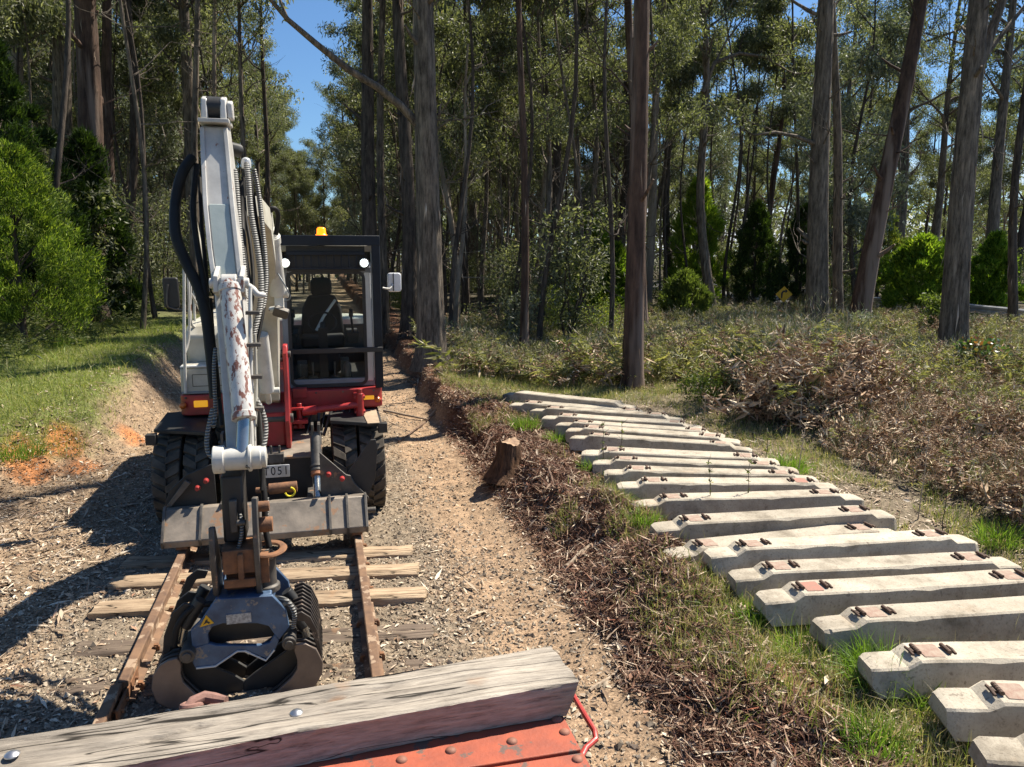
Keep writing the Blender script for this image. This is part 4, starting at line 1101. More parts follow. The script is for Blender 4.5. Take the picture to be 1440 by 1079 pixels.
SL = [  # left end pixel, right end pixel, height of top, label
    (714.5, 547.7, 920, 569, .52, 'concrete sleeper at the far end of the row, lying without clips'),
    (722, 562, 936, 576, .46, 'concrete sleeper second from the far end, with grass over its left end'),
    (751, 570, 957, 584, .44, 'concrete sleeper third from the far end, grass growing along its right half'),
    (766.5, 580, 982, 592, .42, 'concrete sleeper fourth from the far end of the row'),
    (787, 589, 1030, 606, .44, 'concrete sleeper fifth from the far end, beside a green tuft'),
    (801.6, 596.5, 1042, 615, .42, 'concrete sleeper sixth from the far end with twigs lying on top'),
    (806, 607, 1067, 624, .42, 'concrete sleeper seventh from the far end, tilted under its neighbour'),
    (821, 627.7, 1096, 639, .43, 'brown stained concrete sleeper overlapping the next nearer one, closest to the tree stump'),
    (837, 641, 1128, 653, .40, 'concrete sleeper whose left end is tucked under the brown stained one'),
    (852, 654.6, 1158, 664, .40, 'thin looking concrete sleeper directly behind the one with red pads'),
    (870, 672, 1186, 672, .41, 'concrete sleeper with a bright red pad at its right end'),
    (894, 697, 1211, 688, .40, 'cracked ended concrete sleeper with a thin weed stem rising in front of it'),
    (918, 728.5, 1262, 708, .45, 'concrete sleeper just behind the crossed pair'),
    (935, 765, 1294, 720, .39, 'skewed concrete sleeper of the crossed pair, its left end sticking out'),
    (994, 764, 1373, 742, .49, 'concrete sleeper of the crossed pair that lies over the skewed one'),
    (1028, 794, 1432, 775, .43, 'concrete sleeper immediately nearer than the crossed pair'),
    (1067, 823, 1490, 797, .44, 'concrete sleeper with a chipped edge and red left pad, sixth from the near end'),
    (1148, 860, 1610, 832, .45, 'concrete sleeper with pitted top, fourth from the near end'),
    (1214.5, 909, 1720, 900, .46, 'concrete sleeper with grass tufts against its left end, third from the near end'),
    (1318, 958, 1900, 975, .47, 'concrete sleeper with a chipped brown end, second from the near end'),
    (1376, 1025, 2000, 1075, .46, 'concrete sleeper cut off by the bottom right corner of the photo')]
sl_ends = []
for i, (a, b_, c, d, zt, lb) in enumerate(SL):
    if i == 0: r_ = sroot; kids = list(sroot.children)
    else:
        r_ = sroot.copy(); col.objects.link(r_); kids = []
        for ch in sroot.children:
            if i == 0: continue
            c_ = ch.copy(); col.objects.link(c_); c_.parent = r_; kids.append(c_)
    for ch in kids:
        if ch.name.startswith('concrete_body'): ch.data = bodies[i % 4]
        if ch.name.startswith('rail_pad') and ((i == 10 and ch.location.x > 1) or (i == 16 and ch.location.x < 1)): ch.data = pme2
    p = atz(a, b_, zt); q = atz(c, d, zt)
    dv = (q - p).normalized(); hd = math.atan2(dv.y, dv.x)
    # the surveyed point is the top far corner of the left end
    off = Vector((dv.y, -dv.x, 0)) * .07
    r_.location = (p.x + off.x - dv.x * .02, p.y + off.y - dv.y * .02, zt - .203 * 1.08); r_.scale = (1, 1.14, 1.08)
    roll = [.0, .03, -.04, .02, -.02, .03, -.05, .06, -.03, .0, .02, -.02, .03, .02, -.03, .01, .02, -.02, .01, .05, .03][i]
    r_.rotation_euler = (roll, math.radians([0, .5, -.3, .4, 0, -.4, .2, .3, -.2, 0, .3, 0, .2, 1.2, .2, 0, .3, -.2, 0, .6, .4][i]), hd)
    r_['label'] = lb
    sl_ends.append((r_.location.copy(), hd))

for ch in list(sroot.children):
    if ch.name.startswith('clip') or ch.name.startswith('rail_pad'): bpy.data.objects.remove(ch)
_cs = [o for o in col.objects if o.name.startswith('concrete_sleeper') and o.parent is None]
for idx, which in ((3, 2), (13, 1), (6, 3)):
    k_ = [c for c in _cs[idx].children if c.name.startswith('clip')]
    if len(k_) > which: bpy.data.objects.remove(k_[which])
# ------------------------------------------------------------------ red wagon deck and the timber on it
wg = empty('flat_wagon', (TC, 2.5, 0), 'worn red riveted wagon deck at the bottom of the photo', 'railway wagon')
DZ = 1.13; XR = .835; XL = 2 * TC - XR
mb = MB(); mb.box(XL, XR - .0, 2.36, 2.80, DZ - .05, DZ); mb.build('headstock_plate', M['redoxide'], wg, .004)
mb = MB(); mb.box(XL, XR + .005, 1.6, 2.35, DZ - .05, DZ - .006); mb.build('deck_plate', M['redoxide'], wg, .004)
mb = MB(); mb.box(XL + .03, XR - .03, 2.60, 2.78, DZ - .36, DZ - .06)
mb.box(XL + .05, XR - .06, 1.62, 2.5, DZ - .30, DZ - .09); mb.build('underframe', M['rusty'], wg, .004)
m_riv = pmat('brown worn rivets', (.30, .12, .075), (.17, .075, .05), 20, .7, .1, .2)
RV = [(783, 1012), (794, 1030), (720, 1043), (565, 1069), (634, 1056), (812, 1066)]
RV = [atz(a, b_, DZ) for a, b_ in RV] + [V_ for V_ in [Vector((xx, 2.47 + .02 * (xx + .8), DZ)) for xx in np.arange(XL + .1, -.35, .19)]]
for q in RV:
    zz = DZ if q.y > 2.36 else DZ - .006
    mb = MB(); mb.lathe((q.x, q.y, zz - .001), (0, 0, 1), [(0, .021), (.004, .020), (.009, .015), (.012, .008), (.0125, .002)], 14); mb.build('rivet', m_riv, wg)
lp = [atz(803, 972, 1.06), atz(822, 1005, 1.05), atz(836, 1028, 1.04), atz(838, 1040, 1.03), atz(824, 1052, 1.03), atz(817, 1064, 1.03)]
mb = MB(); mb.tube([lp[0] + Vector((-.10, .03, 0))] + lp + [lp[-1] + Vector((-.02, -.02, -.12))], .0115, 10); mb.build('hand_lever', pmat('red painted lever', (.42, .05, .04), (.3, .035, .03), 8, .4), wg)
# coupling hook in front of the timber
mb = MB(); c = atz(292, 983, 1.20)
c0 = Vector((atz(270, 993, 1.0).x, 2.95, .98))
hk = [atY(262, 1000, 2.90), atY(272, 988, 2.93), atY(288, 982, 2.95), atY(302, 984, 2.94), atY(318, 986, 2.92)]
mb.tube([p - Vector((0, 0, .0)) for p in hk], [.020, .026, .028, .026, .018], 10)
mb.ring(atY(270, 992, 2.93), (0, .35, 1), .034, .013, 20, 8)
mb.ring(atY(306, 992, 2.93), (0, .35, 1), .030, .014, 20, 8)
mb.cyl(atY(285, 990, 2.93), atY(285, 1060, 2.93), .03, .03, 10)
mb.cyl(atY(285, 1060, 2.93), atY(285, 1060, 2.93) + Vector((0, -.3, 0)), .03, .03, 10)
mb.build('coupling_hook', pmat('pinkish rusty coupling', (.28, .15, .12), (.16, .085, .065), 18, .85, 0, .4), wg)
# weathered timber beam
rnd = random.Random(4); g4 = np.random.default_rng(4)
bx0, bx1 = -2.05, .865; nX, nY = 120, 14
mbv = []; 
def beam_top(x, v):
    """v 0..1 across top from near edge to far edge"""
    yn = 2.562 + .11 * (x - .865) / 2.0; yf = 2.842 + .115 * (x - .865) / 2.0
    return yn, yf
prof = [('b', 0, 0)] + [('s', 0, t) for t in (.15, .4, .65, .88, .97)] + [('t', v, 1) for v in np.linspace(0.02, .98, nY)] + [('s', 1, t) for t in (.97, .8, .4)] + [('b', 1, 0)]
H_ = .125; k = len(prof); vs = []
for i in range(nX + 1):
    x = bx0 + (bx1 - bx0) * i / nX
    yn, yf = beam_top(x, 0)
    tw = .012 * math.sin(x * 1.9)
    crack_v = .52 + .12 * math.sin(x * 2.3 + 1) + .03 * math.sin(x * 11)
    crack2 = .80 + .06 * math.sin(x * 1.7)
    for (ty, v, t) in prof:
        z = DZ + .003 + H_ * t; yy = yn + (yf - yn) * v
        if ty == 't':
            cw = max(0, math.sin((x + 1.2) * 1.6)) * .022 + .004 if x < .3 else .0
            z -= cw * math.exp(-((v - crack_v) / .022) ** 2) + (.014 * math.exp(-((v - crack2) / .02) ** 2) if x < -.2 else 0)
            z += .004 * math.sin(v * 17 + x * 3) - .010 * abs(v - .5) ** 2 + .006 * float(fbm(np.array([x * 2.]), np.array([v * 2.]), 1.5, 3, 5)[0])
        else: yy += rnd.gauss(0, .0012) + .006 * math.sin(x * 4 + t * 3)
        # right end cut slightly askew and tapering below
        xx = x + (.03 * (1 - v) - .0 if i == nX else 0) - (.05 * (1 - t) if i == nX else 0)
        vs.append((xx, yy, z + tw * t))
fs = []
for i in range(nX):
    for j in range(k - 1): fs.append((i * k + j, i * k + j + 1, (i + 1) * k + j + 1, (i + 1) * k + j))
fs.append(tuple(range(k))); fs.append(tuple(nX * k + j for j in range(k)))
tb = empty('timber_beam', (TC, 2.7, DZ), 'long silvery weathered timber beam with deep cracks lying across the end of the red wagon', 'timber beam')
mb = MB(); mb.add(vs, fs); mb.build('beam', M['oldwood'], tb, smooth=50)
mb = MB()
for (a, b_) in ((417, 1003), (17, 1062)):
    q = atz(a, b_, DZ + H_ - .002); mb.lathe(q, (0, 0, 1), [(0, .024), (.004, .023), (.010, .016), (.013, .006), (.0135, .001)], 16)
mb.build('bolt_head', pmat('galvanised bolts', (.55, .55, .56), (.4, .4, .4), 20, .35, .9, 0), tb)

# ------------------------------------------------------------------ stump, sticks, stems, sign, guard rail
def stump():
    p = Vector((2.16, 8.95, 0)); p.z = gz(p.x, p.y) - .1
    r = empty('tree_stump', p, 'short sawn brown tree stump on the edge of the dug bank', 'tree stump')
    rnd = random.Random(3); mb = MB(); n = 40; vs = []; H = .46
    lv = [(0, 1.8), (.08, 1.4), (.17, 1.12), (.31, 1.0), (.43, .96), (.46, .93)]
    for (h, f) in lv:
        for i in range(n):
            w_ = 2 * PI * i / n; rr = .150 * f * (1 + .07 * math.sin(3 * w_ + 1) + .05 * math.sin(11 * w_) + rnd.uniform(-.05, .05)) * (1 + (.25 * max(0, math.cos(w_ - PI * .95)) if h < .2 else 0))
            vs.append((p.x + math.cos(w_) * rr, p.y + math.sin(w_) * rr, p.z + h + (.03 * math.sin(w_ * 2) * (h / H) + rnd.uniform(-.01, .01) * (h > .45))))
    fs = []
    for j in range(len(lv) - 1):
        for i in range(n): i2 = (i + 1) % n; fs.append((j * n + i, j * n + i2, (j + 1) * n + i2, (j + 1) * n + i))
    mb.add(vs, fs); m_ = barkmat('brown stump bark', (.025, .014, .009), (.21, .115, .065), 26); mb.build('bark', m_, r, smooth=80)
    mb = MB(); top = vs[-n:]; c = (p.x, p.y, p.z + H - .0)
    mb.add([(c[0] + (v[0] - c[0]) * .97, c[1] + (v[1] - c[1]) * .97, v[2] - .004) for v in top] + [c], [(i, (i + 1) % n, n) for i in range(n)])
    mb.build('cut_face', pmat('dry cut wood', (.40, .27, .17), (.22, .13, .08), 20, .9, 0, .5), r)
stump()
def stick(pts, r, label, mat=None, name='fallen_stick'):
    P = []
    for (a, b_, z) in pts:
        q = atz(a, b_, z); P.append(Vector((q.x, q.y, gz(q.x, q.y) + r * .8 + (z if z > .6 else 0) * 0)))
    P2 = []
    for i in range(len(P) - 1):
        for k in range(4): P2.append(P[i].lerp(P[i + 1], k / 4) + Vector((random.gauss(0, r * .3), random.gauss(0, r * .3), random.uniform(0, r * .6))))
    P2.append(P[-1]); mb = MB(); mb.tube(P2, [r * (1 - .5 * i / len(P2)) for i in range(len(P2))], 8, jit=.2)
    o = mb.build(name, mat or M['stickwood'], None, loc=tuple(P2[0])); tag(o, label, 'stick'); return o
M['rootwood'] = pmat('brown root', (.17, .105, .07), (.08, .045, .03), 14, .9, 0, .4)
M['stickwood'] = pmat('bare grey stick', (.36, .28, .20), (.18, .13, .09), 12, .85, 0, .4)
stick([(797, 766, .25), (832, 740, .28)], .024, 'thick pale broken stick lying in the bark mulch right of the path')
stick([(752, 628, .3), (765, 607, .4)], .018, 'short pale stick leaning near the far concrete sleepers')
stick([(540, 577, 0), (600, 588, 0), (640, 580, 0)], .022, 'crooked dark root lying across the path right of the excavator')
stick([(545, 590, 0), (588, 606, 0)], .010, 'thin dry twig on the gravel behind the right tyre')
stick([(830, 960, .05), (862, 935, .05), (885, 915, .1)], .012, 'bent twig at the right side of the trodden path')
stick([(700, 1040, 0), (720, 1000, 0)], .008, 'small twig')  if False else None
def stem(px, py0, py1, z, label, kind=0, lean=0, r=.006, name='weed_stem'):
    p = atz(px, py0, z); p.z = gz(p.x, p.y) - .03; t = atY(px + lean, py1, p.y)
    rt_ = empty(name, p, label, 'weed stem')
    mb = MB(); P = [p.lerp(t, k / 6) + Vector((random.gauss(0, .006), random.gauss(0, .006), 0)) for k in range(7)]
    mb.tube(P, [r * (1 - .6 * k / 6) for k in range(7)], 6)
    rnd = random.Random(px)
    for k in range(5 if kind != 2 else 9):
        q = P[rnd.randint(3, 6)]; a = rnd.uniform(0, 6.28); l = rnd.uniform(.04, .10); mb.tube([q, q + Vector((math.cos(a) * l, math.sin(a) * l, l * .9))], [r * .4, r * .2], 4)
    mb.build('stalk', M['stem%d' % (kind % 2)], rt_)
    g = np.random.default_rng(int(px)); n = 30
    V, F = blades(np.array([tuple(P[rnd.randint(3, 6)] - p) for _ in range(n)]), g.normal(size=(n, 3)) + np.array([0, 0, .4]), g.uniform(.02, .06, n), np.full(n, .012), g)
    link_mesh('leaves', quads_mesh('leaves', V, F), wattle_leaf if kind != 1 else lit, rt_)
M['stem0'] = pmat('dark weed stem', (.07, .05, .035)); M['stem1'] = pmat('straw stem', (.42, .34, .24))
stem(848, 655, 598, .25, 'dark forked weed stem in front of the stained concrete sleeper, left of a twin stem')
stem(871, 650, 596, .25, 'dark straight weed stem rising over the stained concrete sleeper, right of its twin', lean=4)
stem(1000, 716, 650, .25, 'dark upright weed stem in front of the cracked concrete sleeper', lean=-3)
stem(1050, 712, 650, .25, 'yellowish leafy weed stem in front of the concrete sleepers', 2, lean=5)
stem(1077, 640, 610, .3, 'short dark weed stem at the right ends of the middle sleepers', lean=4)
stem(992, 592, 560, .4, 'pale dry weed stem behind the far concrete sleepers', 1)
stem(1327, 738, 655, .35, 'tall reddish weed stem beyond the right ends of the near sleepers', lean=10)
stem(1294, 690, 612, .45, 'pale curved dead stem standing in the brown bracken', 1, lean=14, r=.008)
stem(1122, 640, 585, .45, 'pale leaning dead stem in the grass beside the bracken', 1, lean=14, r=.008)

def tuft(px, py, z, H, n, label, R=.12, mat=None, seed=0):
    p = atz(px, py, z); p.z = gz(p.x, p.y) - .01; g = np.random.default_rng(500 + seed + px)
    root = empty('grass_tuft', p, label, 'grass tuft')
    a = g.uniform(0, 2 * PI, n); r = R * g.random(n) ** .6; l = np.abs(g.normal(size=n)) * .55
    P = np.stack([np.cos(a) * r, np.sin(a) * r, np.zeros(n)], 1); a2 = a + g.normal(size=n) * .7
    D = unit(np.stack([np.cos(a2) * l, np.sin(a2) * l, np.ones(n)], 1)); L_ = (H * g.uniform(.5, 1.2, n))[:, None]
    S = unit(np.cross(D, g.normal(size=(n, 3)))) * (.0035 * g.uniform(.6, 1.5, n))[:, None]
    mid = P + D * L_ * .6; tip = mid + unit(D * .5 + np.stack([np.cos(a2), np.sin(a2), -.3 * np.ones(n)], 1) * l[:, None]) * L_ * .5
    V = np.stack([P - S, P + S, mid + S * .8, mid - S * .8, tip], 1).reshape(-1, 3); k = 5 * np.arange(n)[:, None]
    T = np.concatenate([k + np.array([[0, 1, 2]]), k + np.array([[0, 2, 3]]), k + np.array([[3, 2, 4]])])
    link_mesh('grass_blades', quads_mesh('grass_blades', V, T), mat or tuftm, root)
tuftm = leafmat('fresh green tufts', [(0, (.07, .13, .02)), (.5, (.14, .24, .035)), (.85, (.24, .34, .07)), (1, (.45, .42, .2))], .4, .5, .3)
tuft(1238, 958, .2, .26, 420, 'big fresh green grass tuft below the third nearest concrete sleeper', .20)
tuft(1196, 925, .2, .20, 260, 'green grass tuft against the left end of the third nearest concrete sleeper', .12)
tuft(1292, 985, .2, .16, 220, 'grass tuft in the gap left of the second nearest concrete sleeper', .12)
tuft(1128, 905, .2, .15, 260, 'grass tuft below the end of the fourth nearest concrete sleeper', .18)
tuft(1060, 868, .2, .14, 200, 'short grass tuft below the red padded concrete sleeper', .15)
tuft(905, 748, .2, .16, 220, 'grass tuft at the left end of the skewed concrete sleeper', .14)
tuft(868, 700, .25, .18, 260, 'grass tuft on the bank under the middle concrete sleepers', .16)
tuft(838, 655, .25, .20, 300, 'yellow green fern like tuft right of the tree stump', .2)
tuft(782, 604, .35, .18, 240, 'green tuft at the left ends of the far concrete sleepers', .16)
tuft(738, 590, .35, .22, 300, 'straw green tuft at the edge of the dug bank by the farthest sleepers', .22)
tuft(1108, 650, .3, .26, 360, 'bright grass tuft at the edge of the bracken beside the leaning dead stem', .22)
tuft(1408, 738, .35, .24, 320, 'bright grass tuft near the right edge of the photo', .2)
tuft(1230, 1040, .2, .16, 260, 'dry grass tuft near the bottom right of the photo', .18)
tuft(20, 640, .3, .22, 420, 'leafy bright green tuft at the lower corner of the left grass bank', .35)
tuft(92, 500, .8, .30, 320, 'tall pale green weed tuft on the crest of the left bank', .3)
tuft(345, 470, .8, .2, 10, 'x') if False else None
for i_, (P_, r_) in enumerate([([(612, 528, .3), (628, 548, .15), (636, 570, .0)], .03), ([(622, 532, .3), (650, 560, .2), (668, 590, .05)], .022), ([(640, 560, .3), (655, 590, .1), (640, 610, 0)], .018), ([(668, 590, .35), (690, 610, .25), (676, 640, .05)], .02), ([(735, 655, .3), (770, 668, .3), (790, 700, .3)], .02), ([(560, 620, 0), (598, 590, 0), (650, 575, .1)], .015)]):
    stick(P_, r_, ['thick brown root at the foot of the furrowed gum', 'brown root running down the cut bank right of the furrowed gum', 'small root curling onto the path from the cut bank', 'forked root on the bank edge above the stump', 'broken root right of the tree stump', 'thin bent root across the gravel behind the right tyre'][i_], M['rootwood'], 'exposed_root')
# yellow sign among the far trees
p = atY(1101, 440, 27.5); p.z = gz(p.x, p.y)
sg = empty('road_sign', p, 'yellow diamond road sign with a dark curved arrow, seen through the far bushes', 'road sign')
hd = math.atan2(-p.x, p.y) + PI * 0
Rz = Matrix.Translation(p) @ Matrix.Rotation(-math.atan2(p.x, p.y), 4, 'Z')
ct = atY(1101, 414, 27.5).z - p.z
mb = MB(); mb.cyl(Rz @ Vector((0, .03, -.1)), Rz @ Vector((0, .03, ct + .3)), .03, n=10); mb.build('post', M['steel'], sg)
s = .32; mb = MB(); mb.prism([(0, ct - s), (s, ct), (0, ct + s), (-s, ct)], -.012, .0, 'y', Rz); mb.build('panel', M['yellow'], sg)
mb = MB(); ar = [(-.05, -.16), (-.05, .02), (-.02, .08), (.05, .10), (.05, .04), (.14, .13), (.05, .22), (.05, .16), (-.05, .14), (-.11, .05), (-.11, -.16)]
mb.prism([(u, ct + v) for u, v in ar], -.016, -.0125, 'y', Rz); mb.build('arrow', M['black'], sg)
# guard rail by the road
gr = empty('guard_rail', (22.7, 24, gz(22.7, 24)), 'grey steel guard rail along the road behind the trees', 'guard rail')
prof = [(0, 0), (.05, .04), (.05, .10), (0, .15), (.05, .20), (.05, .26), (0, .30)]
ya, yb = 12, 46
mb = MB(); vs = []; nn = 30
for i in range(nn + 1):
    yy = ya + (yb - ya) * i / nn; xx = 22.4 + .03 * (yy - 25); z0 = gz(xx, yy) + .50
    for (u, v) in prof: vs.append((xx - u, yy, z0 + v))
    for (u, v) in prof[::-1]: vs.append((xx - u + .006, yy, z0 + v))
k = 2 * len(prof); fs = []
for i in range(nn):
    for j in range(k): j2 = (j + 1) % k; fs.append((i * k + j, i * k + j2, (i + 1) * k + j2, (i + 1) * k + j))
mb.add(vs, fs); mb.build('beam', pmat('galvanised rail', (.42, .43, .43), (.3, .3, .3), 4, .5, .3, .1), gr)
for i in range(12):
    yy = ya + 1 + i * 2.9; xx = 22.47 + .03 * (yy - 25); z0 = gz(xx, yy)
    mb = MB(); mb.box(xx, xx + .12, yy - .05, yy + .05, z0 - .1, z0 + .74); mb.build('post', M['steel'], gr)
# ------------------------------------------------------------------ wheeled excavator
ex = empty('excavator', (-.575, 9.6, 0), 'white and red wheeled road rail excavator with a log grapple, standing over the track', 'excavator')
EC = -.575
V3 = Vector
def PP(px, py, Y): return atY(px, py, Y)
def hosep(pts, r, mat, name='hose', n=8, parent=None, sub=5):
    P = [PP(*p) if not isinstance(p, Vector) else p for p in pts]
    # Catmull-Rom through the surveyed points
    Q = [P[0]] + P + [P[-1]]; out = []
    for i in range(1, len(Q) - 2):
        for k in range(sub):
            t = k / sub; a, b_, c, d = Q[i - 1], Q[i], Q[i + 1], Q[i + 2]
            out.append(.5 * ((2 * b_) + (c - a) * t + (2 * a - 5 * b_ + 4 * c - d) * t * t + (3 * b_ - a - 3 * c + d) * t ** 3))
    out.append(P[-1]); mb = MB(); mb.tube(out, r, n); return mb.build(name, M[mat], parent or ex, smooth=60)
def part(mb, name, mat, parent=None, bevel=.006, **k): return mb.build(name, M[mat] if isinstance(mat, str) else mat, parent or ex, bevel, **k)

# wheels
def wheel(x0, x1, yc, zc, R, face):
    w_ = x1 - x0; c = (x0, yc, zc)
    mb = MB(); mb.lathe(c, (1, 0, 0), [(0.012, R * .56), (0, R * .62), (-.008, R * .80), (.006, R * .90), (.02, R * .935), (w_ - .02, R * .935), (w_ - .006, R * .90), (w_ + .008, R * .80), (w_, R * .62), (w_ - .012, R * .56)], 44)
    nl = 20
    for i in range(nl):
        for s in (0, 1):
            a0 = 2 * PI * (i + .5 * s) / nl; da = .115
            xa, xb = (x0 - .004, x0 + w_ * .54) if s == 0 else (x0 + w_ * .46, x1 + .004)
            def pt(x, a, r): return (x, yc + math.cos(a) * r, zc + math.sin(a) * r)
            sk = .17
            a_out, a_in = (a0, a0 + sk)
            if s == 0: q = [(xa, a_out - da), (xb, a_in - da * .7), (xb, a_in + da * .7), (xa, a_out + da)]
            else: q = [(xa, a_in - da * .7), (xb, a_out - da), (xb, a_out + da), (xa, a_in + da * .7)]
            mb.hexa([pt(x, a, R * .90) for x, a in q], [pt(x + (.006 if x < (x0 + x1) / 2 else -.006), a, R * 1.0) for x, a in q])
    ty = mb.build('wheel', M['rubber'], ex, .006, smooth=40)
    rm = MB(); f = x1 if face > 0 else x0
    rm.lathe((x0 + .02, yc, zc), (1, 0, 0), [(0, R * .56), (0, R * .50), (.04, R * .46), (.06, R * .16), (w_ - .10, R * .16), (w_ - .08, R * .46), (w_ - .04, R * .50), (w_ - .04, R * .56)], 28)
    rm.build('rim', M['silver'], ty)
TY = 8.78
for (a, b_, s) in ((.35, .615, 1), (.06, .315, 1), (-1.77, -1.505, -1), (-1.47, -1.215, -1)):
    wheel(a, b_, TY, .47, .49, s)
    wheel(a, b_, 11.35, .47, .49, s)
# undercarriage
mb = MB(); mb.box(EC - .50, EC + .50, 8.15, 11.9, .42, .80); mb.box(EC - .85, EC + .85, 8.72, 8.86, .38, .55); mb.box(EC - .85, EC + .85, 11.28, 11.42, .38, .55)
mb.lathe((EC, 10.1, .8), (0, 0, 1), [(0, .55), (.28, .55), (.3, .5)], 32)
part(mb, 'undercarriage', 'black')
mb = MB(); mb.hexa([(-.98, 7.98, .80), (-.16, 7.98, .80), (-.16, 8.9, .86), (-.98, 8.9, .86)], [(-.98, 7.98, .825), (-.16, 7.98, .825), (-.16, 8.9, .885), (-.98, 8.9, .885)]); part(mb, 'front_step_plate', 'blade')
mb = MB(); mb.box(-.98, -.16, 8.0, 8.14, .35, .80); part(mb, 'front_cross_member', 'black')
for s in (-1, 1):      # fenders
    x0, x1 = (.04, .60) if s > 0 else (-1.76, -1.2)
    mb = MB(); mb.hexa([(x0, 8.55, 1.02), (x1, 8.42, .985), (x1, 9.3, 1.05), (x0, 9.3, 1.05)], [(x0, 8.55, 1.06), (x1, 8.42, 1.025), (x1, 9.3, 1.09), (x0, 9.3, 1.09)])
    xo = x1 if s > 0 else x0
    mb.box(xo - .05, xo + .05, 8.36, 8.46, .93, 1.04)
    part(mb, 'fender', 'black')
mb = MB(); mb.hexa([(.44, 8.40, 1.03), (.57, 8.40, 1.03), (.57, 8.95, 1.075), (.40, 8.95, 1.075)], [(.44, 8.40, 1.04), (.57, 8.40, 1.04), (.57, 8.95, 1.085), (.40, 8.95, 1.085)]); part(mb, 'fender_tread_plate', pmat('dusty tan tread plate', (.40, .30, .20), (.26, .19, .13), 9, .8), bevel=0)

# dozer blade
bl_prof = [(7.30, .195), (7.285, .26), (7.50, .50), (7.60, .50), (7.60, .195)]
mb = MB(); mb.prism(bl_prof, -1.50, .36, 'x'); bl = part(mb, 'dozer_blade', 'blade', bevel=.008)
for xx in (-1.505, -1.18, -.0, .165, .345):
    mb = MB(); mb.prism([(7.285, .20), (7.262, .265), (7.49, .525), (7.55, .525), (7.35, .20)], xx - .012, xx + .012, 'x'); part(mb, 'blade_rib', 'steel', bl, .003)
mb = MB()                     # gusset plates facing the camera
def plate(px, Y, th, name, mat, parent=None):
    P = [PP(a, b_, Y) for a, b_ in px]; n = len(P); m_ = MB()
    m_.add([tuple(p) for p in P] + [(p.x, p.y + th, p.z) for p in P], [tuple(range(n)), tuple(range(2 * n - 1, n - 1, -1))] + [(i, (i + 1) % n, n + (i + 1) % n, n + i) for i in range(n)])
    return part(m_, name, mat, parent, .004)
plate([(449, 636), (487, 668), (493, 669), (499, 680), (519, 700), (516, 708), (452, 708)], 7.62, .03, 'blade_gusset', 'steel', bl)
plate([(230, 716), (238, 690), (262, 668), (300, 652), (305, 712)], 7.62, .03, 'blade_gusset', 'black', bl)
plate([(487, 668), (521, 619), (528, 618), (531, 628), (528, 672), (517, 700), (499, 682)], 7.70, .03, 'blade_arm', 'black', bl)
plate([(234, 712), (260, 676), (268, 680), (240, 714)], 7.56, .03, 'blade_brace', 'steel', bl)
for (a, b_) in ((462, 667), (481, 673), (278, 686), (290, 676)):
    p = PP(a, b_, 7.58); mb = MB(); mb.cyl(p, p + V3((0, -.05, .0)), .028, .020, 12); part(mb, 'reflector', 'red', bl, .003)
for s, (px0, py0, px1, py1, px2, py2) in ((1, (444, 612, 446, 668, 447, 712)), (-1, (318, 625, 318, 672, 318, 715))):
    t0, t1, t2 = PP(px0, py0, 8.05), PP(px1, py1, 7.78), PP(px2, py2, 7.56)
    mb = MB(); mb.cyl(t0, t1, .058, n=20)
    for f in (.80, .90): q = t0.lerp(t1, f); mb.cyl(q - (t1 - t0).normalized() * .012, q + (t1 - t0).normalized() * .012, .068, n=20)
    bc = part(mb, 'blade_cylinder', 'steel', bevel=.004)
    mb = MB(); mb.cyl(t1.lerp(t0, .12), t1 + (t1 - t0) * .02, .062, n=20); part(mb, 'gland', pmat('orange copper gland', (.36, .14, .06), (.22, .09, .05), 9, .6), bc, .003)
    mb = MB(); mb.cyl(t1, t2, .034, n=16); part(mb, 'rod', 'chrome', bc, 0)
    mb = MB(); mb.box(t2.x - .045, t2.x - .02, t2.y - .08, t2.y + .06, t2.z - .16, t2.z + .07); mb.box(t2.x + .02, t2.x + .045, t2.y - .08, t2.y + .06, t2.z - .16, t2.z + .07); mb.cyl((t2.x - .07, t2.y, t2.z), (t2.x + .07, t2.y, t2.z), .025)
    part(mb, 'cylinder_lug', 'steel', bc, .003); mb = MB()
    mb.box(t0.x - .045, t0.x - .02, t0.y - .05, t0.y + .1, t0.z - .03, t0.z + .12); mb.box(t0.x + .02, t0.x + .045, t0.y - .05, t0.y + .1, t0.z - .03, t0.z + .12); mb.cyl((t0.x - .07, t0.y, t0.z + .02), (t0.x + .07, t0.y, t0.z + .02), .022)
    part(mb, 'cylinder_lug', 'steel', bc, .003)
mb = MB(); mb.cyl(PP(378, 688, 7.7), PP(418, 684, 7.7), .055, n=18); mb.cyl(PP(360, 690, 7.72), PP(380, 688, 7.7), .03); part(mb, 'tow_tube', 'rusty', bevel=.004)
mb = MB(); c = PP(408, 692, 7.62); pts = [c + V3((math.cos(a) * .045, 0, math.sin(a) * .045)) for a in np.linspace(-PI * .95, PI * .45, 12)]; mb.tube(pts, .009, 8); part(mb, 'tow_hook', emis('fluorescent yellow hook', (1, .75, .05), .0, (.85, .68, .04)), bevel=0)
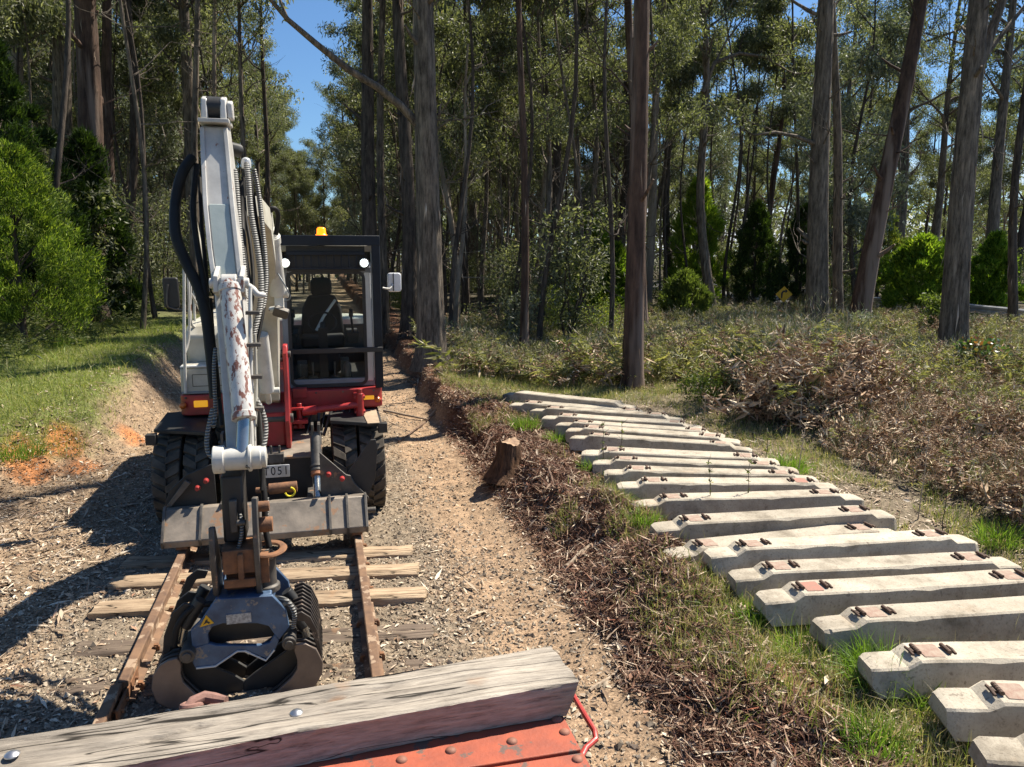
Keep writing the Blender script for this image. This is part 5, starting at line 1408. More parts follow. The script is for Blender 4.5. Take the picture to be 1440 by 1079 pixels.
# valve block and number plate
mb = MB(); c = PP(389, 643, 7.9); mb.box(c.x - .08, c.x + .07, 7.86, 7.96, c.z - .05, c.z + .04)
for dx in (-.05, .03): mb.cyl((c.x + dx, 7.9, c.z + .04), (c.x + dx, 7.9, c.z + .12), .012); mb.cyl((c.x + dx, 7.88, c.z - .05), (c.x + dx, 7.88, c.z - .10), .013)
part(mb, 'valve_block', 'steel', bevel=.003)
pl = PP(388, 663, 7.66); pw, ph = .135, .062
mb = MB(); mb.box(pl.x - pw, pl.x + pw - .005, 7.66, 7.672, pl.z - ph, pl.z + ph); npl = part(mb, 'number_plate', pmat('dented pale plate', (.55, .56, .56), (.36, .37, .37), 12, .35, .3, .3), bevel=.003)
cu = bpy.data.curves.new('plate_text', 'FONT'); cu.body = 'T051'; cu.size = .118; cu.extrude = .0015; cu.align_x = 'CENTER'; cu.align_y = 'CENTER'; cu.space_character = 1.25
to = bpy.data.objects.new('tmp_text', cu); col.objects.link(to)
dg = bpy.context.evaluated_depsgraph_get(); tme = bpy.data.meshes.new_from_object(to.evaluated_get(dg)); bpy.data.objects.remove(to)
for v in tme.vertices: v.co = (v.co.x * .82 + pl.x - ex.location.x, 7.6575 - ex.location.y - v.co.z, v.co.y + pl.z - ex.location.z)
link_mesh('plate_lettering', tme, M['navy'], npl)
# rail guide wheels
for s in (-1, 1):
    xx = TC + s * .80
    mb = MB(); mb.box(xx - .055, xx + .045, 7.33, 7.50, .10 + .06, .21); part(mb, 'guide_wheel_bracket', 'rusty', bevel=.004)
    mb = MB(); mb.lathe((xx - .05, 7.68, .29), (1, 0, 0), [(0, .10), (.07, .105), (.072, .135), (.1, .135)] if s < 0 else [(0, .135), (.025, .135), (.028, .105), (.1, .10)], 28); mb.cyl((xx - .2, 7.68, .29), (xx + .2, 7.68, .29), .03)
    part(mb, 'guide_wheel', 'steel', bevel=.003)
mb = MB(); mb.box(EC - .75, EC + .75, 7.62, 7.72, .24, .33); part(mb, 'guide_axle', 'black')
mb = MB(); mb.box(EC - .42, EC - .36, 7.6, 8.2, .35, .48); part(mb, 'blade_link', 'steel', bl); mb = MB(); mb.box(EC + .36, EC + .42, 7.6, 8.2, .35, .48); part(mb, 'blade_link', 'steel', bl)

# slewing frame
def rbox(x0, x1, y0, y1, r, n=6):
    o = []
    for cx, cy, a0 in ((x1 - r, y0 + r, -PI / 2), (x1 - r, y1 - r, 0), (x0 + r, y1 - r, PI / 2), (x0 + r, y0 + r, PI)):
        for k in range(n + 1): a = a0 + PI / 2 * k / n; o.append((cx + r * math.cos(a), cy + r * math.sin(a)))
    return o
mb = MB(); mb.prism(rbox(-1.57, .655, 8.98, 12.0, .12), 1.10, 1.33, 'z'); sf = part(mb, 'slew_frame', 'red', bevel=.012)
for (a, b_, c, d) in ((273, 292, 563, 573), (508, 526, 556, 566)):
    p, q = PP(a, d, 8.975), PP(b_, c, 8.975); mb = MB(); mb.box(p.x, q.x, 8.955, 8.985, p.z, q.z); part(mb, 'indicator_light', 'amber', sf, .008)
for (a, b_) in ((257, 571), (531, 562)):
    p = PP(a, b_, 8.96); mb = MB(); mb.lathe(p, (0, -1, 0), [(-.03, .035), (.01, .035), (.03, .02), (.034, .004)], 16); part(mb, 'round_marker_light', 'orange', sf)
for (x0, x1, z0, z1) in ((.02 - .38, .02 - .22, 1.25, 1.36), (.40, .64, 1.12, 1.20)):
    mb = MB(); mb.box(x0, x1, 8.95, 9.05, z0, z1); part(mb, 'frame_step', 'red', sf)
# swing bracket and its ram
mb = MB(); mb.prism(rbox(-.80, -.38, 8.32, 9.05, .08), .86, 1.22, 'z'); sb = part(mb, 'swing_bracket', 'red', bevel=.012)
for xx in (-.80, -.42):
    mb = MB(); mb.prism([(8.25, .84), (9.0, .86), (9.0, 1.30), (8.62, 1.50), (8.56, 1.88), (8.50, 1.93), (8.42, 1.92), (8.36, 1.84), (8.36, 1.45), (8.20, 1.15)], xx, xx + .05, 'x'); part(mb, 'bracket_ear', 'red', sb, .01)
mb = MB(); mb.cyl((-.84, 8.46, 1.82), (-.34, 8.46, 1.82), .035); mb.cyl((-.84, 8.36, 1.15), (-.34, 8.36, 1.15), .05); part(mb, 'pivot_pin', 'steel', sb, .004)
ra, rb_ = PP(425, 579, 8.75), PP(506, 569, 8.75)
mb = MB(); mb.cyl(ra, rb_, .038); mb.cyl(ra, ra.lerp(rb_, .25), .052); part(mb, 'swing_ram', 'red', sb, .004)
mb = MB(); q = PP(506, 569, 8.75); mb.cyl(q + V3((0, 0, -.13)), q + V3((0, 0, .13)), .045); mb.cyl(q + V3((0, 0, .13)), q + V3((0, 0, .18)), .03); mb.cyl(q + V3((0, 0, -.20)), q + V3((0, 0, -.13)), .028)
mb.box(q.x - .06, q.x + .06, q.y - .02, 9.0, q.z + .07, q.z + .10); mb.box(q.x - .06, q.x + .06, q.y - .02, 9.0, q.z - .10, q.z - .07)
part(mb, 'ram_clevis', 'red', sb, .004); mb = MB()
q = PP(421, 582, 8.75); mb.box(q.x - .09, q.x + .05, q.y - .06, q.y + .08, q.z + .05, q.z + .08); mb.box(q.x - .12, q.x + .09, q.y - .08, q.y + .08, q.z - .10, q.z - .06); mb.cyl(q + V3((0, 0, -.16)), q + V3((0, 0, .12)), .03)
mb.box(-.36, q.x + .05, q.y, q.y + .06, q.z - .17, q.z - .13)
part(mb, 'ram_clevis', 'red', sb, .004)

# engine cover on the left side of the picture
mb = MB(); mb.prism([(9.02, 1.335), (9.02, 1.62), (9.12, 1.66), (12.0, 1.66), (12.0, 1.335)], -1.545, -.86, 'x'); hd_ = part(mb, 'engine_cover', 'beige', bevel=.02)
mb = MB(); mb.prism([(9.28, 1.64), (9.24, 1.95), (9.34, 2.06), (9.55, 2.10), (12.05, 2.10), (12.05, 1.64)], -1.50, -.88, 'x'); part(mb, 'upper_cover', 'beige', hd_, .03)
mb = MB(); mb.box(-1.54, -.88, 9.01, 9.30, 1.632, 1.652); part(mb, 'cover_trim', 'silver', hd_, .004)
mb = MB(); mb.box(-1.54, -.88, 9.005, 9.03, 1.34, 1.365); part(mb, 'lower_trim', 'grey', hd_, .003)
mb = MB(); mb.prism(rbox(-1.56, .64, 11.6, 12.45, .3), 1.335, 1.95, 'z'); part(mb, 'counterweight', 'beige', bevel=.03)
for (x0, x1, z0, z1) in ((-1.42, -.95, 1.55, 1.556), (-1.42, -.95, 1.42, 1.426), (-1.423, -1.417, 1.42, 1.556), (-.955, -.949, 1.42, 1.556)):
    mb = MB(); mb.box(x0, x1, 9.0165, 9.022, z0, z1); part(mb, 'panel_seam', 'black', hd_, 0)
mb = MB(); mb.box(-1.22, -1.14, 9.0, 9.022, 1.475, 1.50); part(mb, 'panel_latch', 'steel', hd_, .003)
for xx in (-1.50, -.90, -.1, .2, .55):
    mb = MB(); mb.lathe((xx, 8.985, 1.30), (0, -1, 0), [(0, .014), (.008, .013), (.012, .004)], 6); part(mb, 'frame_bolt', 'steel', sf, 0)
# hand rails
def rail_tube(pts, r, name='hand_rail', mat='white', parent=None): return hosep(pts, r, mat, name, 8, parent, 4)
rail_tube([(261, 553, 8.98), (259, 470, 8.98), (259, 366, 8.98)], .017)
rail_tube([(259, 500, 8.98), (266, 470, 9.05), (265, 400, 9.05), (263, 372, 9.05)], .014)
rail_tube([(268, 395, 9.3), (268, 448, 9.3), (275, 461, 9.35), (296, 464, 9.6)], .015)
rail_tube([(273, 405, 9.6), (274, 448, 9.6), (280, 457, 9.6), (300, 459, 9.8)], .014)
rail_tube([(268, 412, 9.3), (290, 452, 9.6)], .014)
# left mirror
mb = MB(); c = PP(241, 412, 9.0); mb.prism(rbox(c.x - .078, c.x + .078, c.z - .165, c.z + .165, .03), c.y - .03, c.y + .03, 'y'); mir = part(mb, 'side_mirror', 'black', bevel=.012)
hosep([(236, 400, 8.95), (235, 428, 8.95), (244, 434, 8.97), (259, 436, 8.98)], .010, 'steel', 'mirror_arm', parent=mir)

# cab
cab = empty('cab', (0, 0, 0), None, None); cab.parent = ex; cab.location = (0, 0, 0)
X0, X1, Y0, Y1, Z0, Z1 = -.44, .60, 9.12, 10.85, 1.335, 2.96
mb = MB(); mb.box(X0, X1, Y0 + .0, Y0 + .06, Z0, Z0 + .10); part(mb, 'front_sill', 'grey', cab, .01)
mb = MB(); mb.box(X0, X1, Y0 + .06, Y1, Z0, Z0 + .06); part(mb, 'floor', 'black', cab)
mb = MB(); mb.box(X0 - .01, X1 + .01, Y0, Y1, Z1 - .06, Z1 + .02); part(mb, 'roof', 'beige', cab, .02)
for (xa, xb, mt, nm) in ((X0, X0 + .075, 'grey', 'front_pillar'), (X1 - .115, X1 - .035, 'silver', 'front_pillar')):
    mb = MB(); mb.box(xa, xb, Y0 - .01, Y0 + .07, Z0 + .06, Z1 - .18); part(mb, nm, mt, cab, .012)
mb = MB(); mb.box(X1 - .03, X1, Y0, Y0 + .05, Z0, Z1 - .04); part(mb, 'door_edge', 'silver', cab, .008)
mb = MB(); mb.box(X0, X1 - .03, Y0 - .012, Y0 + .06, 2.655, 2.72); part(mb, 'window_header', 'grey', cab, .01)
# window gasket with rounded bottom corners
def ring_frame(x0, x1, z0, z1, r, wd, y, th):
    n = 6; o = []; i_ = []
    for cx, cz, a0 in ((x1 - r, z0 + r, -PI / 2), (x1 - r, z1 - r, 0), (x0 + r, z1 - r, PI / 2), (x0 + r, z0 + r, PI)):
        for k in range(n + 1):
            a = a0 + PI / 2 * k / n; o.append((cx + r * math.cos(a), cz + r * math.sin(a))); i_.append((cx + (r - wd) * math.cos(a), cz + (r - wd) * math.sin(a)))
    N_ = len(o); m_ = MB(); vs = [(u, y, v) for u, v in o] + [(u, y, v) for u, v in i_] + [(u, y + th, v) for u, v in o] + [(u, y + th, v) for u, v in i_]; fs = []
    for k in range(N_):
        k2 = (k + 1) % N_; fs += [(k, k2, N_ + k2, N_ + k), (2 * N_ + k, 3 * N_ + k, 3 * N_ + k2, 2 * N_ + k2), (k, 2 * N_ + k, 2 * N_ + k2, k2), (N_ + k, N_ + k2, 3 * N_ + k2, 3 * N_ + k)]
    m_.add(vs, fs); return m_
part(ring_frame(X0 + .06, X1 - .10, 1.345, 2.68, .09, .035, Y0 - .014, .03), 'window_gasket', 'black', cab, 0)
mb = MB(); mb.box(X0 + .08, X1 - .12, Y0 + .01, Y0 + .016, 1.38, 2.66); part(mb, 'windscreen', 'glass', cab, 0)
for (xa, xb) in ((X0, X0 + .05), (X1 - .05, X1)):
    mb = MB(); mb.box(xa, xb, Y1 - .06, Y1, Z0, Z1 - .06); part(mb, 'rear_pillar', 'black', cab)
    mb = MB(); mb.box(xa, xb, Y0 + .07, Y1 - .06, Z0, 1.62); mb.box(xa, xb, Y0 + .8, Y0 + .86, 1.62, Z1 - .06); part(mb, 'side_panel', 'black', cab)
    mb = MB(); xx = xa + .02; mb.box(xx, xx + .006, Y0 + .08, Y0 + .79, 1.63, Z1 - .07); part(mb, 'side_window', 'glass', cab, 0)
mb = MB(); mb.box(X0 + .05, X1 - .05, Y1 - .05, Y1, Z0, 1.92); mb.box(X0 + .05, X1 - .05, Y1 - .05, Y1, 2.72, Z1 - .06); part(mb, 'rear_panel', 'black', cab)
mb = MB(); mb.box(X0 + .05, X1 - .05, Y1 - .03, Y1 - .024, 1.92, 2.72); part(mb, 'rear_window', 'glass', cab, 0)
# seat and controls
sc_ = PP(452, 420, 10.1).x
mb = MB(); mb.prism(rbox(sc_ - .13, sc_ + .13, 2.34, 2.58, .07), 10.10, 10.18, 'y'); st_ = part(mb, 'headrest', 'seat', cab, .02)
mb = MB(); mb.prism([(sc_ - .16, 2.36), (sc_ + .16, 2.36), (sc_ + .24, 2.20), (sc_ + .27, 1.85), (sc_ - .27, 1.85), (sc_ - .24, 2.20)], 10.04, 10.18, 'y'); part(mb, 'seat_back', 'seat', cab, .03)
mb = MB(); mb.box(sc_ - .26, sc_ + .26, 9.62, 10.12, 1.74, 1.88); mb.box(sc_ - .2, sc_ + .2, 9.7, 10.1, 1.42, 1.74); part(mb, 'seat_cushion', 'seat', cab, .03)
for s in (-1, 1):
    mb = MB(); mb.box(sc_ + s * .36 - .07, sc_ + s * .36 + .07, 9.55, 10.15, 1.80, 1.93); mb.cyl((sc_ + s * .36, 9.6, 1.93), (sc_ + s * .34, 9.56, 2.12), .014); mb.cyl((sc_ + s * .34, 9.56, 2.12), (sc_ + s * .34, 9.55, 2.22), .028, .022); part(mb, 'control_console', 'seat', cab, .01)
mb = MB(); mb.box(sc_ - .05, sc_ + .05, 9.22, 9.28, 1.40, 2.02); mb.cyl((sc_, 9.25, 1.9), (sc_, 9.5, 2.05), .03); mb.ring((sc_, 9.52, 2.06), (0, -.7, .7), .16, .014, 24, 6); part(mb, 'steering_column', 'seat', cab, .004)
for k, (dx, zz) in enumerate(((-.13, 1.43), (.12, 1.43), (-.28, 1.42))):
    mb = MB(); mb.box(sc_ + dx - .05, sc_ + dx + .05, 9.24, 9.40, zz, zz + .015); mb.cyl((sc_ + dx, 9.3, zz), (sc_ + dx, 9.32, zz + .18), .012); part(mb, 'pedal', 'steel', cab, .002)
mb = MB(); mb.box(sc_ + .20, sc_ + .30, 9.5, 9.8, 1.40, 1.60); mb.box(sc_ - .32, sc_ - .2, 9.5, 9.9, 1.40, 1.56); mb.lathe((sc_ + .27, 9.35, 1.40), (0, 0, 1), [(0, .05), (.16, .045), (.2, .02)], 14); part(mb, 'cab_clutter', 'steel', cab)
mb = MB(); P = [V3((sc_ + .17, 10.03, 2.30)), V3((sc_ + .02, 9.98, 2.1)), V3((sc_ - .08, 9.96, 1.92))]; mb.tube(P, .018, 6); part(mb, 'seat_belt', 'silver', cab, 0)
# protective guard frame
gd = empty('guard_frame', (0, 0, 0), None, None); gd.parent = ex
mb = MB(); mb.box(.575, .665, 8.94, 9.05, 1.335, 3.06); part(mb, 'guard_post', 'navy', gd, .006)
mb = MB(); mb.box(-.50, -.445, 8.94, 9.02, 2.60, 3.06); part(mb, 'guard_post', 'navy', gd, .006)
mb = MB(); mb.box(-.50, .665, 8.93, 9.05, 2.965, 3.075); part(mb, 'guard_beam', 'navy', gd, .006)
mb = MB(); mb.box(-.50, .665, 9.9, 9.98, 2.985, 3.06); part(mb, 'guard_beam', 'navy', gd, .006)
for xx in (-.50, .59): 
    mb = MB(); mb.box(xx, xx + .07, 9.05, 10.9, 2.98, 3.06); part(mb, 'guard_side_rail', 'navy', gd, .006)
mb = MB(); mb.box(-.49, .665, 8.915, 8.955, 1.76, 1.815); part(mb, 'guard_lower_bar', 'black', gd, .004)
z_a, z_b = 2.70, 2.86
mb = MB(); mb.box(-.36, .50, 8.99, 9.02, z_b, z_b + .035); mb.box(-.36, .50, 8.99, 9.02, z_a, z_a + .02)
for k in range(11): xx = -.35 + k * .083; mb.box(xx, xx + .012, 8.995, 9.015, z_a + .02, z_b)
part(mb, 'roof_grille', 'navy', gd, .002)
mb = MB(); mb.box(-.36, .50, 9.055, 9.075, z_a - .02, z_b + .10); part(mb, 'grille_backing', 'black', gd, 0)
for (a, b_) in ((401, 370), (512, 370)):
    p = PP(a, b_, 8.96); mb = MB(); mb.lathe(p, (0, -1, 0), [(-.07, .03), (-.05, .055), (0, .060), (.004, .052)], 20); wl = part(mb, 'work_light', 'black', gd)
    mb = MB(); mb.lathe(p + V3((0, -.002, 0)), (0, -1, 0), [(0, .040), (.006, .036), (.010, .02), (.011, .003)], 20); part(mb, 'lamp_lens', 'lamp', wl, 0)
    mb = MB(); mb.ring(p + V3((0, -.003, 0)), (0, 1, 0), .048, .008, 24, 6); part(mb, 'lamp_reflector', 'chrome', wl, 0)
p = PP(452, 331, 9.5); mb = MB(); p.z = 3.075 
mb.lathe(p, (0, 0, 1), [(-.02, .07), (.02, .07), (.025, .055), (.095, .05), (.105, .03), (.107, .004)], 20); bc_ = part(mb, 'beacon', 'beacon', gd)
mb = MB(); mb.box(p.x - .09, p.x + .09, 9.0, 9.98, 3.062, 3.078); part(mb, 'beacon_mount', 'navy', gd)
# right mirror
c1, c2 = PP(545, 394, 9.1), PP(555, 396, 9.1)
mb = MB(); mb.prism(rbox(c2.x - .085, c2.x + .075, c2.z - .12, c2.z + .10, .035), 9.08, 9.13, 'y'); mr = part(mb, 'side_mirror', pmat('white mirror shell', (.72, .72, .72), (.55, .55, .56), 4, .3), bevel=.012)
mb = MB(); mb.box(c2.x - .022, c2.x - .012, 9.07, 9.08, c2.z - .11, c2.z + .095); part(mb, 'mirror_seam', 'black', mr, 0)
hosep([(538, 405, 9.0), (548, 406, 9.03), (552, 400, 9.07)], .011, 'white', 'mirror_arm', parent=mr)

# ---- boom, arm
def loft(secs, closed=True):
    """secs: list of (centre, width, depth, normal dir in YZ as angle)"""
    m_ = MB(); vs = []
    for i, (c, w_, d_, ang) in enumerate(secs):
        nrm = V3((0, math.cos(ang), math.sin(ang)))
        for sx_, sy_ in ((-1, -1), (1, -1), (1, 1), (-1, 1)): vs.append(c + V3((sx_ * w_ / 2, 0, 0)) + nrm * (sy_ * d_ / 2))
    fs = []
    for i in range(len(secs) - 1):
        for k in range(4): fs.append((i * 4 + k, i * 4 + (k + 1) % 4, (i + 1) * 4 + (k + 1) % 4, (i + 1) * 4 + k))
    fs += [(0, 1, 2, 3), tuple(4 * (len(secs) - 1) + k for k in (3, 2, 1, 0))]
    m_.add(vs, fs); return m_
bm_c = [(376, 566, 8.40, .26, .26, -.3), (374, 520, 8.30, .27, .36, -.2), (371, 440, 8.05, .28, .42, -.1), (367, 360, 7.65, .28, .40, .35), (360, 310, 7.15, .26, .34, .6), (344, 290, 6.70, .24, .26, .75)]
mb = loft([(PP(a, b_, Y), w_, d_, an) for a, b_, Y, w_, d_, an in bm_c]); bo = part(mb, 'boom', 'beige', bevel=.012)
# boom cylinder on the right of the boom
t0, t1, t2 = PP(379, 330, 7.45), PP(390, 412, 7.75), PP(393, 505, 8.25)
mb = MB(); mb.cyl(t0, t1, .085, n=20); mb.cyl(t0 + (t1 - t0) * .02, t0 + (t1 - t0) * .14, .095, n=20); mb.lathe(t0, (t0 - t1).normalized(), [(0, .08), (.05, .07), (.07, .03)], 18); bcy = part(mb, 'boom_cylinder', 'white', bo, .006)
mb = MB(); mb.cyl(t1 - V3((.06, 0, 0)), t1 + V3((.10, 0, 0)), .05); mb.box(t1.x - .03, t1.x + .05, t1.y - .05, t1.y + .2, t1.z - .16, t1.z + .04); part(mb, 'cylinder_lug', 'white', bo, .006)
# second ram low beside the boom
t3, t4 = PP(368, 470, 7.95), PP(372, 545, 8.2)
mb = MB(); mb.cyl(PP(366, 470, 7.85), PP(376, 550, 8.05), .075, n=18); mb.cyl(PP(376, 548, 8.05), PP(378, 566, 8.2), .03); mb.cyl(PP(376, 550, 8.05) - V3((.1, 0, 0)), PP(376, 550, 8.05) + V3((.12, 0, 0)), .035); part(mb, 'lift_cylinder', 'white', bo, .005)
# swivel work light on the boom
c = PP(395, 440, 7.5); mb = MB(); mb.prism(rbox(-.07, .07, -.04, .05, .02), -.03, .03, 'y', Matrix.Translation(c) @ Matrix.Rotation(.35, 4, 'Y') @ Matrix.Rotation(.5, 4, 'X')); part(mb, 'boom_light', 'steel', bo, .006)
mb = MB(); mb.cyl(PP(380, 436, 7.6), PP(393, 434, 7.55), .03); part(mb, 'light_bracket', 'white', bo, .004)

ar_c = [(303, 176, 6.42, .185, .22, .30), (306, 210, 6.38, .195, .30, .30), (312, 280, 6.22, .205, .40, .25), (318, 340, 6.06, .205, .38, .22), (325, 400, 5.92, .195, .34, .22), (334, 520, 5.60, .185, .30, .22), (339, 600, 5.38, .175, .26, .22), (341, 650, 5.24, .17, .18, .22)]
secs = [(PP(a, b_, Y + d_ / 2 * 0), w_, d_, an) for a, b_, Y, w_, d_, an in ar_c]
mb = loft(secs); arm = part(mb, 'arm', 'arm', bevel=.010)
# raised edge strips of the arm and recessed plate
for sx_ in (-1, 1):
    m_ = MB(); S2 = []
    for (c, w_, d_, an) in secs[:5]:
        nrm = V3((0, math.cos(an), math.sin(an))); S2.append((c + V3((sx_ * (w_ / 2 - .012), 0, 0)) - nrm * (d_ / 2 + .012), .030, .03, an))
    part(loft(S2), 'edge_strip', 'arm', arm, .003)
S2 = []
for i, (c, w_, d_, an) in enumerate(secs[2:5]):
    nrm = V3((0, math.cos(an), math.sin(an))); S2.append((c - nrm * (d_ / 2 + .004), w_ - .07, .012, an))
part(loft(S2), 'inset_plate', pmat('grey green plate', (.40, .45, .43), (.3, .35, .33), 4, .4), arm, .002)
# top ears
tp = PP(303, 174, 6.36)
mb = MB(); mb.box(tp.x - .108, tp.x + .108, tp.y - .12, tp.y + .14, tp.z - .01, tp.z + .02); part(mb, 'top_flange', 'arm', arm, .004)
for dx in (-.088, .045):
    mb = MB(); mb.prism([(tp.y - .10, tp.z + .02), (tp.y + .13, tp.z + .02), (tp.y + .11, tp.z + .16), (tp.y + .03, tp.z + .20), (tp.y - .05, tp.z + .17)], tp.x + dx, tp.x + dx + .045, 'x'); part(mb, 'ear', 'arm', arm, .01)
mb = MB(); mb.cyl((tp.x - .055, tp.y + .02, tp.z + .11), (tp.x + .055, tp.y + .02, tp.z + .11), .085, n=20); mb.cyl((tp.x - .10, tp.y + .02, tp.z + .12), (tp.x + .13, tp.y + .02, tp.z + .12), .03); mb.tube([(tp.x, tp.y + .02, tp.z + .1), (tp.x, tp.y + .5, tp.z - .1), (-.62, 7.0, 3.72)], .055, 14); part(mb, 'arm_cylinder', 'black', arm, .005)
mb = MB(); mb.prism([(tp.y - .06, tp.z + .03), (tp.y + .06, tp.z + .03), (tp.y + .06, tp.z + .15), (tp.y, tp.z + .17), (tp.y - .06, tp.z + .14)], tp.x + .092, tp.x + .132, 'x'); part(mb, 'pin_keeper', 'arm', arm, .01)
# bucket cylinder
t0, t1, t2 = PP(323, 402, 5.66), PP(343, 588, 5.22), PP(340, 640, 5.10)
ax_ = (t1 - t0).normalized()
mb = MB(); mb.cyl(t0, t1, .0715, n=28); mb.cyl(t0 + ax_ * .0, t0 + ax_ * .05, .079, n=24); mb.cyl(t1 - ax_ * .035, t1 + ax_ * .01, .079, n=24); mb.lathe(t0, -ax_, [(0, .07), (.03, .062), (.05, .03)], 20); bk = part(mb, 'bucket_cylinder', 'worncyl', arm, .004)
mb = MB(); mb.cyl(t1, t2 + ax_ * .03, .043, n=20); part(mb, 'rod', 'chrome', arm, 0)
mb = MB(); q = t0 - ax_ * .02; mb.cyl(q - V3((.13, 0, 0)), q + V3((.13, 0, 0)), .035, n=16); mb.cyl(q - V3((.05, 0, 0)), q + V3((.05, 0, 0)), .062, n=18)
for s in (-1, 1): mb.prism([(q.y - .05, q.z - .06), (q.y + .16, q.z - .12), (q.y + .16, q.z + .12), (q.y - .04, q.z + .05)], q.x + s * .085 - .016, q.x + s * .085 + .016, 'x')
part(mb, 'cylinder_clevis', 'arm', arm, .005)
hosep([(349, 402, 5.7), (356, 407, 5.62), (362, 414, 5.6), (372, 416, 5.62)], .022, 'arm', 'steel_pipe', parent=arm)
hosep([(352, 405, 5.6), (352, 470, 5.5), (354, 560, 5.4), (357, 600, 5.35)], .014, 'white', 'steel_pipe', parent=arm)
hosep([(358, 470, 5.55), (360, 540, 5.5), (359, 600, 5.4)], .012, 'beige', 'steel_pipe', parent=arm)
for k in range(4):
    q = PP(352 + k * 2, 440 + k * 45, 5.5 - .04 * k); mb = MB(); mb.box(q.x - .03, q.x + .06, q.y - .03, q.y + .03, q.z - .012, q.z + .012); part(mb, 'pipe_clamp', 'steel', arm, .003)
# lower arm tube
c1, c2 = PP(300, 647, 5.12), PP(368, 643, 5.12)
mb = MB(); mb.cyl(c1, c2, .075, n=28); mb.cyl(c1, c1 + V3((.07, 0, 0)), .090, n=28); mb.cyl(c1.lerp(c2, .72), c1.lerp(c2, .80), .088, n=28); mb.cyl(c2 - V3((.02, 0, 0)), c2 + V3((.03, 0, 0)), .068, n=20); part(mb, 'link_pin_boss', 'white', arm, .006)

# ---- hoses
HS = [([(342, 250, 6.55), (345, 300, 6.45), (352, 345, 6.3), (356, 395, 6.15), (352, 440, 6.0), (346, 480, 5.9)], .017, 'hose'),
      ([(361, 250, 6.6), (367, 300, 6.5), (373, 350, 6.4), (376, 395, 6.3), (370, 440, 6.15), (360, 490, 6.0)], .015, 'hose'),
      ([(334, 470, 5.75), (350, 490, 5.7), (357, 520, 5.65), (361, 560, 5.5), (360, 600, 5.4)], .014, 'hose'),
      ([(357, 500, 5.9), (361, 540, 5.7), (366, 590, 5.5), (369, 640, 5.35), (368, 690, 5.25)], .016, 'hose'),
      ([(296, 420, 6.0), (299, 470, 5.9), (306, 540, 5.75), (312, 600, 5.5)], .018, 'hose'),
      ([(270, 222, 6.5), (256, 245, 6.4), (247, 285, 6.3), (247, 330, 6.1), (262, 370, 6.0), (279, 405, 5.9), (290, 445, 5.8), (297, 500, 5.7), (303, 560, 5.6)], .046, 'hose'),
      ([(277, 232, 6.5), (272, 290, 6.3), (277, 345, 6.1), (287, 400, 5.9), (294, 460, 5.8)], .026, 'hose'),
      ([(281, 250, 6.5), (284, 320, 6.3), (290, 385, 6.1), (292, 450, 6.0)], .018, 'hose'),
      ([(273, 300, 6.6), (283, 352, 6.5), (293, 410, 6.3)], .016, 'beige'),
      ([(303, 490, 5.6), (301, 520, 5.5), (303, 580, 5.4), (300, 600, 5.3)], .018, 'spiral'),
      ([(299, 575, 5.3), (291, 615, 5.2), (293, 637, 5.15), (303, 647, 5.1), (312, 660, 5.05)], .020, 'spiral'),
      ([(346, 226, 6.5), (349, 250, 6.4), (353, 300, 6.3), (361, 345, 6.2), (367, 390, 6.1), (366, 430, 6.0), (357, 470, 5.9), (352, 500, 5.8)], .030, 'spiral'),
      ([(330, 240, 6.35), (333, 270, 6.25), (337, 330, 6.15), (343, 380, 6.0), (346, 430, 5.9), (345, 500, 5.8)], .030, 'spiral'),
      ([(338, 255, 6.5), (340, 300, 6.4), (343, 350, 6.2), (350, 400, 6.1)], .026, 'hose'),
      ([(357, 238, 6.5), (364, 275, 6.5), (370, 330, 6.4), (374, 380, 6.3), (372, 420, 6.2), (362, 470, 6.1), (356, 510, 6.0)], .026, 'spiral'),
      ([(352, 245, 6.6), (360, 310, 6.5), (368, 360, 6.4), (370, 410, 6.3), (360, 455, 6.1)], .020, 'hose'),
      ([(345, 485, 5.8), (346, 520, 5.7), (348, 560, 5.5), (352, 590, 5.4), (356, 620, 5.3)], .022, 'spiral'),
      ([(360, 455, 5.9), (352, 500, 5.8), (354, 545, 5.6), (368, 575, 5.4), (374, 600, 5.3), (370, 630, 5.2), (356, 645, 5.1), (348, 658, 5.05)], .022, 'spiral'),
      ([(360, 540, 5.8), (364, 600, 5.5), (368, 660, 5.35), (372, 700, 5.25), (373, 740, 5.2), (379, 770, 5.15)], .024, 'hose'),
      ([(376, 700, 5.3), (375, 735, 5.25), (376, 760, 5.2), (382, 778, 5.15)], .016, 'spiral'),
      ([(332, 708, 5.2), (338, 725, 5.1), (340, 750, 5.05), (335, 772, 5.05)], .018, 'spiral'),
      ([(376, 335, 7.2), (376, 305, 7.2), (384, 293, 7.2), (391, 302, 7.25), (388, 330, 7.3)], .026, 'hose'),
      ([(388, 380, 7.6), (397, 395, 7.5), (405, 410, 7.5), (408, 420, 7.55), (400, 424, 7.6)], .009, 'grey')]
for pts, r, mt in HS: hosep(pts, r * (.85 if mt == 'hose' else .72), mt, 'hose')
mb = MB(); q = PP(346, 228, 6.5); mb.lathe(q, (0, 0, 1), [(-.05, .036), (0, .038), (.025, .03), (.035, .008)], 16); part(mb, 'hose_cap', 'silver')

